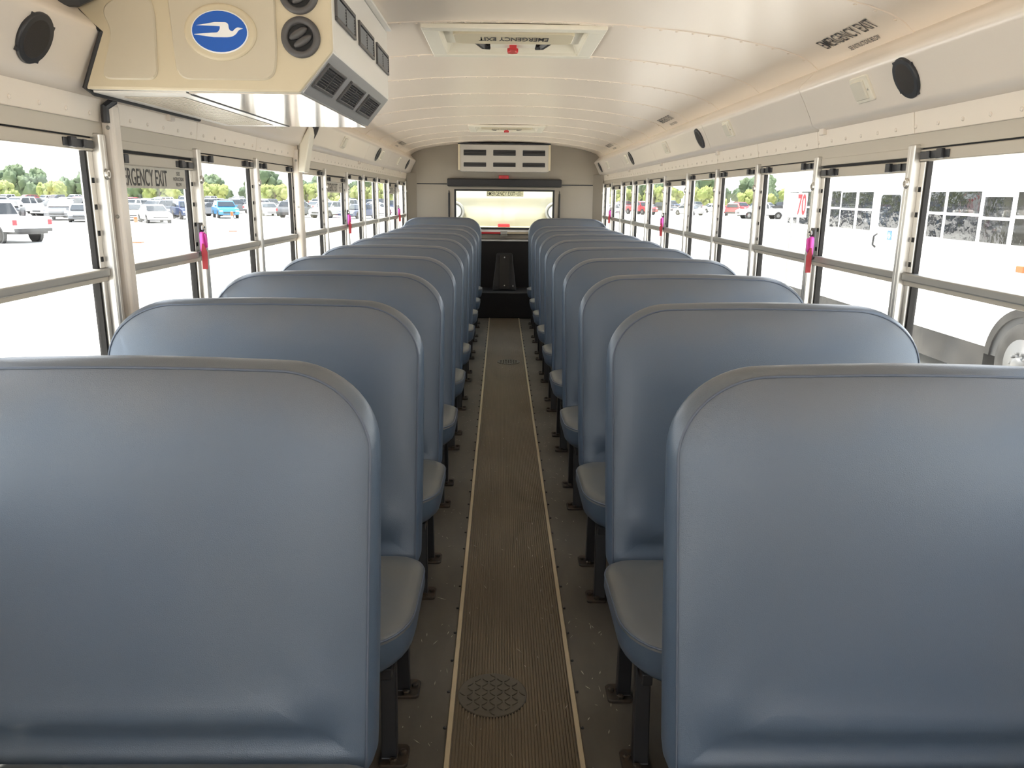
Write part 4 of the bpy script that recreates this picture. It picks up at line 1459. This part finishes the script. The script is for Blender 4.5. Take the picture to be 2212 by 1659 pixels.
# ------------------------------------------------------------------ traffic cones / delineators on the left
def post_cone(x, y, h, label):
    t = empty('delineator_post', (x, y, GZ))
    k = MB()
    k.mprism(Matrix.Identity(4), rrect(0.22, 0.22, 0.05), 0.0, 0.05, 0.01)
    k.build('base', MT['orange'], t)
    k = MB()
    k.lathe(Matrix.Identity(4), [(0.10, 0.05), (0.055, h)], 14)
    k.build('post', MT['white'], t)
    k = MB()
    k.lathe(Matrix.Identity(4), [(0.085, h - 0.28), (0.085, h - 0.02)], 14)
    k.build('sleeve', MT['orange'], t)
    tag(t, label, 'cone', 'traffic posts on the lot')
post_cone(-17.2, 50.4, 1.25, 'white and orange traffic post in front of the blue car')
post_cone(-17.6, 38.0, 1.25, 'white and orange traffic post below the white car')

# ------------------------------------------------------------------ trees
def blob_mesh(seed, m):
    rg = random.Random(seed)
    k = MB()
    k.smooth = True
    for b in range(16):
        cx, cy, cz = rg.uniform(-1.15, 1.15), rg.uniform(-0.8, 0.8), rg.uniform(0.30, 1.05)
        cx *= 1.25 - 0.5 * cz
        r = rg.uniform(0.24, 0.46)
        ph = [rg.uniform(0, 6.28) for _ in range(6)]
        nu, nv = 18, 10
        vs = []
        for j in range(nv + 1):
            th = PI * j / nv
            for i in range(nu):
                f = 2 * PI * i / nu
                d = 1 + 0.16 * math.sin(4 * f + 3 * th + ph[0]) + 0.13 * math.sin(7 * th + ph[1] + 2 * f) + 0.10 * math.sin(9 * f - 5 * th + ph[2]) + rg.uniform(-0.09, 0.09)
                vs.append((cx + r * d * math.sin(th) * math.cos(f), cy + r * d * math.sin(th) * math.sin(f), cz + r * d * math.cos(th) * 0.8))
        fs = [(j * nu + i, j * nu + (i + 1) % nu, (j + 1) * nu + (i + 1) % nu, (j + 1) * nu + i) for j in range(nv) for i in range(nu)]
        k.add(vs, fs)
    return k.mesh('crown', m)
CROWN = {(c, i): blob_mesh(i * 3 + (c == 'l'), MT['leafd'] if c == 'd' else MT['leafl']) for c in 'dl' for i in range(3)}
km = MB()
km.lathe(Matrix.Identity(4), [(0.12, 0.0), (0.08, 0.5), (0.05, 0.8)], 8)
TRUNK = km.mesh('trunk', MT['trunk'])
def tree(x, y, h, w, c, label, group):
    t = empty('tree' if h > 5 else 'bush', (x, y, GZ))
    t.scale = (w, w, h / 1.3)
    t.rotation_euler = (0, 0, rng.uniform(-0.4, 0.4))
    o = bpy.data.objects.new('crown', CROWN[(c, rng.randrange(3))])
    COL.objects.link(o)
    o.parent = t
    o = bpy.data.objects.new('trunk', TRUNK)
    COL.objects.link(o)
    o.parent = t
    tag(t, label, 'tree' if h > 5 else 'bush', group)
def tree_line(sgn, n, x0, step, y0, lane, h, w, c, what, side):
    idx = list(range(n)) if sgn > 0 else list(range(n - 1, -1, -1))
    for k_, i in enumerate(idx):
        lab = '%s, %s from the left on the skyline beyond the %s windows' % (what, NTH[k_], side)
        tree(sgn * (x0 + i * step + rng.uniform(-0.6, 0.6)), y0 + lane * (i % 3) + rng.uniform(-0.5, 0.5), rng.uniform(*h), rng.uniform(*w), c, lab, what + 's beyond the %s windows' % side)
tree_line(-1, 20, 30, 5.2, 206, 13, (6.2, 8.8), (4.3, 4.9), 'd', 'dark green tree', 'left')
tree_line(-1, 24, 26, 4.1, 176, 8, (4.0, 4.9), (2.3, 2.9), 'l', 'light green bush', 'left')
tree_line(1, 12, 24, 5.0, 216, 13, (7.8, 10.2), (4.3, 4.9), 'd', 'dark green tree', 'right')
tree_line(1, 16, 24, 3.8, 186, 8, (4.3, 5.0), (2.3, 3.0), 'l', 'light green bush', 'right')

# ------------------------------------------------------------------ white bus parked alongside on the right
BX = 6.10
t = empty('parked_bus', (BX, 10.5, GZ))
P = Vector(t.location)
def pb(name, kk, m, par=t, bevel=0.0, seg=2):
    kk.v = [tuple(Vector(v) - P) for v in kk.v]
    return kk.build(name, m, par, bevel=bevel, seg=seg)
sec = [(BX, -0.42), (BX, 1.62), (BX + 0.05, 1.80), (BX + 0.22, 2.00), (BX + 0.55, 2.11), (BX + 1.2, 2.15), (BX + 1.85, 2.11), (BX + 2.18, 2.0), (BX + 2.35, 1.80), (BX + 2.40, 1.62), (BX + 2.40, -0.42)]
k = MB()
nS = len(sec)
st = [(2.0, 1.0), (16.4, 1.0), (16.9, 0.97), (17.2, 0.90), (17.35, 0.80)]
vs = []
for y, f in st:
    vs += [(BX + 1.2 + (x - BX - 1.2) * (1 - (1 - f) * 0.35), y, z if z < 1.6 else 1.6 + (z - 1.6) * f) for x, z in sec]
k.smooth = True
fs = []
for a in range(len(st) - 1):
    fs += [(a * nS + i, a * nS + i + 1, (a + 1) * nS + i + 1, (a + 1) * nS + i) for i in range(nS - 1)]
k.add(vs, fs)
k.smooth = False
k.add(vs, [tuple(range(nS)), tuple((len(st) - 1) * nS + i for i in range(nS))])
pb('body', k, MT['buswhite'])
k = MB()
k.box(BX - 0.004, BX + 2.40, 2.0, 8.0, -0.80, -0.42)
k.box(BX - 0.004, BX + 2.40, 9.50, 17.2, -0.80, -0.42)
pb('skirt', k, MT['skirt'])
for ya, yb, z0, z1 in ((16.27, 16.74, 0.88, 1.52), (15.56, 16.09, 0.88, 1.52), (14.23, 14.60, 0.88, 1.52), (13.61, 14.15, 0.88, 1.50), (12.98, 13.48, 0.88, 1.50),
                       (10.86, 11.22, 0.87, 1.49), (10.04, 10.77, 0.86, 1.49), (9.41, 9.94, 0.86, 1.42), (8.65, 9.30, 0.86, 1.48), (7.9, 8.5, 0.86, 1.48), (7.1, 7.7, 0.86, 1.48)):
    zm = (z0 + z1) / 2 + 0.02
    k = MB()
    k.box(BX - 0.012, BX + 0.01, ya, yb, z0, z1)
    wf = pb('side_window', k, MT['busglass'])
    k = MB()
    k.box(BX - 0.020, BX, ya - 0.02, yb + 0.02, zm - 0.018, zm + 0.018)
    pb('sash_bar', k, MT['buswhite'], wf)
F = frame((BX, 12.34, 1.20), (0, -1, 0), (0, 0, 1))
k = MB()
k.mprism(F, rrect(0.34, 0.28, 0.07), 0.0, 0.02, 0.008)
dw = pb('door_window', k, MT['signgrey'])
k = MB()
k.mprism(F, rrect(0.31, 0.25, 0.06), 0.015, 0.024)
pb('pane', k, MT['busglass'], dw)
k = MB()
k.box(BX - 0.006, BX, 12.22, 12.36, 0.76, 0.90)
bs = pb('access_sign', k, MT['blue'])
k = MB()
k.lathe(frame((BX - 0.007, 12.29, 0.815), (0, -1, 0), (0, 0, 1)), [(0.036, 0.0), (0.036, 0.003), (0.024, 0.003), (0.024, 0.0)], 18, cap=False)
k.box(BX - 0.010, BX - 0.006, 12.283, 12.303, 0.82, 0.872)
k.box(BX - 0.010, BX - 0.006, 12.245, 12.303, 0.815, 0.828)
pb('wheelchair_mark', k, MT['white'], bs)
k = MB()
k.tube([(BX, 12.70, 0.84), (BX - 0.05, 12.70, 0.80), (BX - 0.05, 12.72, 0.66), (BX, 12.72, 0.62)], 0.018, 8)
pb('grab_handle', k, MT['rubber'])
k = MB()
k.box(BX - 0.04, BX, 10.98, 11.03, 0.745, 0.785)
pb('window_stop', k, MT['signgrey'])
k = MB()
k.box(BX - 0.03, BX, 8.98, 9.12, 0.55, 0.63)
pb('side_marker', k, MT['orange'], bevel=0.01)
# rear wheel with arch
k = MB()
arch = [(8.75 + 0.72 * math.cos(PI * i / 20), -0.50 + 0.66 * math.sin(PI * i / 20)) for i in range(21)]
inner = [(8.75 + 0.62 * math.cos(PI * i / 20), -0.50 + 0.56 * math.sin(PI * i / 20)) for i in range(20, -1, -1)]
vs = [(BX - 0.03, y, z) for y, z in arch] + [(BX - 0.03, y, z) for y, z in inner[::-1]] + [(BX + 0.02, y, z) for y, z in arch] + [(BX + 0.02, y, z) for y, z in inner[::-1]]
fs = []
for i in range(20):
    fs += [(i, i + 1, 21 + i + 1, 21 + i), (i, 42 + i, 43 + i, i + 1), (21 + i, 22 + i, 64 + i, 63 + i)]
k.add(vs, fs)
pb('wheel_arch', k, MT['skirt'])
k = MB()
k.prism([(y, z) for y, z in arch] , 'x', BX - 0.006, BX + 0.004)
pb('arch_opening', k, MT['rubber'])
F = frame((BX - 0.01, 8.75, -0.50), (0, -1, 0), (0, 0, 1))
k = MB()
k.smooth = True
k.lathe(F, [(0.49, -0.20), (0.50, -0.02), (0.47, 0.03), (0.36, 0.045), (0.30, 0.035)], 40)
wl = pb('wheel', k, MT['skirt'])
k = MB()
k.smooth = True
k.lathe(F, [(0.30, 0.036), (0.28, 0.0), (0.20, 0.0), (0.17, 0.035), (0.09, 0.04), (0.085, 0.09), (0.03, 0.10)], 32)
pb('rim', k, MT['rim'], wl)
k = MB()
for i in range(10):
    a = 2 * PI * i / 10
    k.lathe(F @ Matrix.Translation((0.135 * math.cos(a), 0.135 * math.sin(a), 0.03)), [(0.018, 0.0), (0.018, 0.04), (0.010, 0.05)], 6)
pb('lug_nuts', k, MT['rim'], wl)
tag(t, 'long white bus parked alongside beyond the right windows', 'bus')

# number sign on a pole between the buses
t = empty('lot_sign', (4.60, 12.5, GZ))
k = MB()
k.lathe(Matrix.Identity(4), [(0.022, 0.0), (0.022, 2.35)], 12)
k.build('pole', MT['signgrey'], t)
k = MB()
k.box(-0.13, 0.21, -0.035, -0.024, 2.09, 2.47)
bd = k.build('board', MT['white'], t, bevel=0.002)
text('70', 0.135, 0.33, frame((0.125, -0.0355, 2.285), (1, 0, 0), (0, 0, 1)), MT['red'], bd, 'number', 0.03)
tag(t, 'white lot sign with red 70 on a grey pole', 'sign')

# cream vehicle close behind the rear window
t = empty('cream_bus', (0, 11.2, GZ))
k = MB()
sec = [(0.30, 0.55), (0.05, 0.62), (0.0, 0.95), (0.0, 1.97), (0.015, 2.06), (0.05, 2.16), (0.13, 2.29), (0.11, 2.325), (0.14, 2.36), (0.24, 2.9), (0.45, 3.2)]
xs = [(-1.18, 0.55), (-1.12, 0.30), (-0.95, 0.12), (-0.6, 0.03), (0, 0.0), (0.6, 0.03), (0.95, 0.12), (1.12, 0.30), (1.18, 0.55)]
n = len(sec)
vs = [(x, y + o, z) for x, o in xs for y, z in sec]
fs = [(a * n + i, a * n + i + 1, (a + 1) * n + i + 1, (a + 1) * n + i) for a in range(len(xs) - 1) for i in range(n - 1)]
k.smooth = True
k.add(vs, fs)
k.build('front_panel', MT['buscream'], t)
k = MB()
k.box(-1.18, 1.18, 0.60, 6.0, 0.55, 3.15)
k.build('body', MT['buscream'], t, bevel=0.08, seg=3)
for x in (-0.70, 0.715):
    F = frame((x, 0.02, 2.155), (1, 0, 0), (0, 0, 1))
    k = MB()
    k.smooth = True
    k.lathe(F, [(0.135, -0.05), (0.140, 0.05), (0.128, 0.085), (0.112, 0.085), (0.108, 0.06)], 32)
    hl = k.build('headlamp', MT['signgrey'], t)
    k = MB()
    k.smooth = True
    k.lathe(F, [(0.110, 0.055), (0.08, 0.085), (0.03, 0.097)], 32)
    k.build('lens', MT['lampclear'], hl)
k = MB()
k.box(-1.15, 1.15, -0.10, 0.02, 1.90, 1.955)
k.build('bumper_ledge', MT['buscream'], t, bevel=0.015)
k = MB()
k.box(-0.09, 0.08, -0.13, -0.06, 1.945, 1.99)
k.build('marker_lamp', MT['lampred'], t, bevel=0.01)
k = MB()
for x in (-0.62, 0.62):
    k.lathe(frame((x, 0.9, 0.5), (0, 1, 0), (0, 0, 1)), [(0.5, -0.3), (0.5, 0.3)], 28)
k.build('wheels', MT['tyre'], t)
tag(t, 'cream painted bus front close behind the rear window', 'bus')
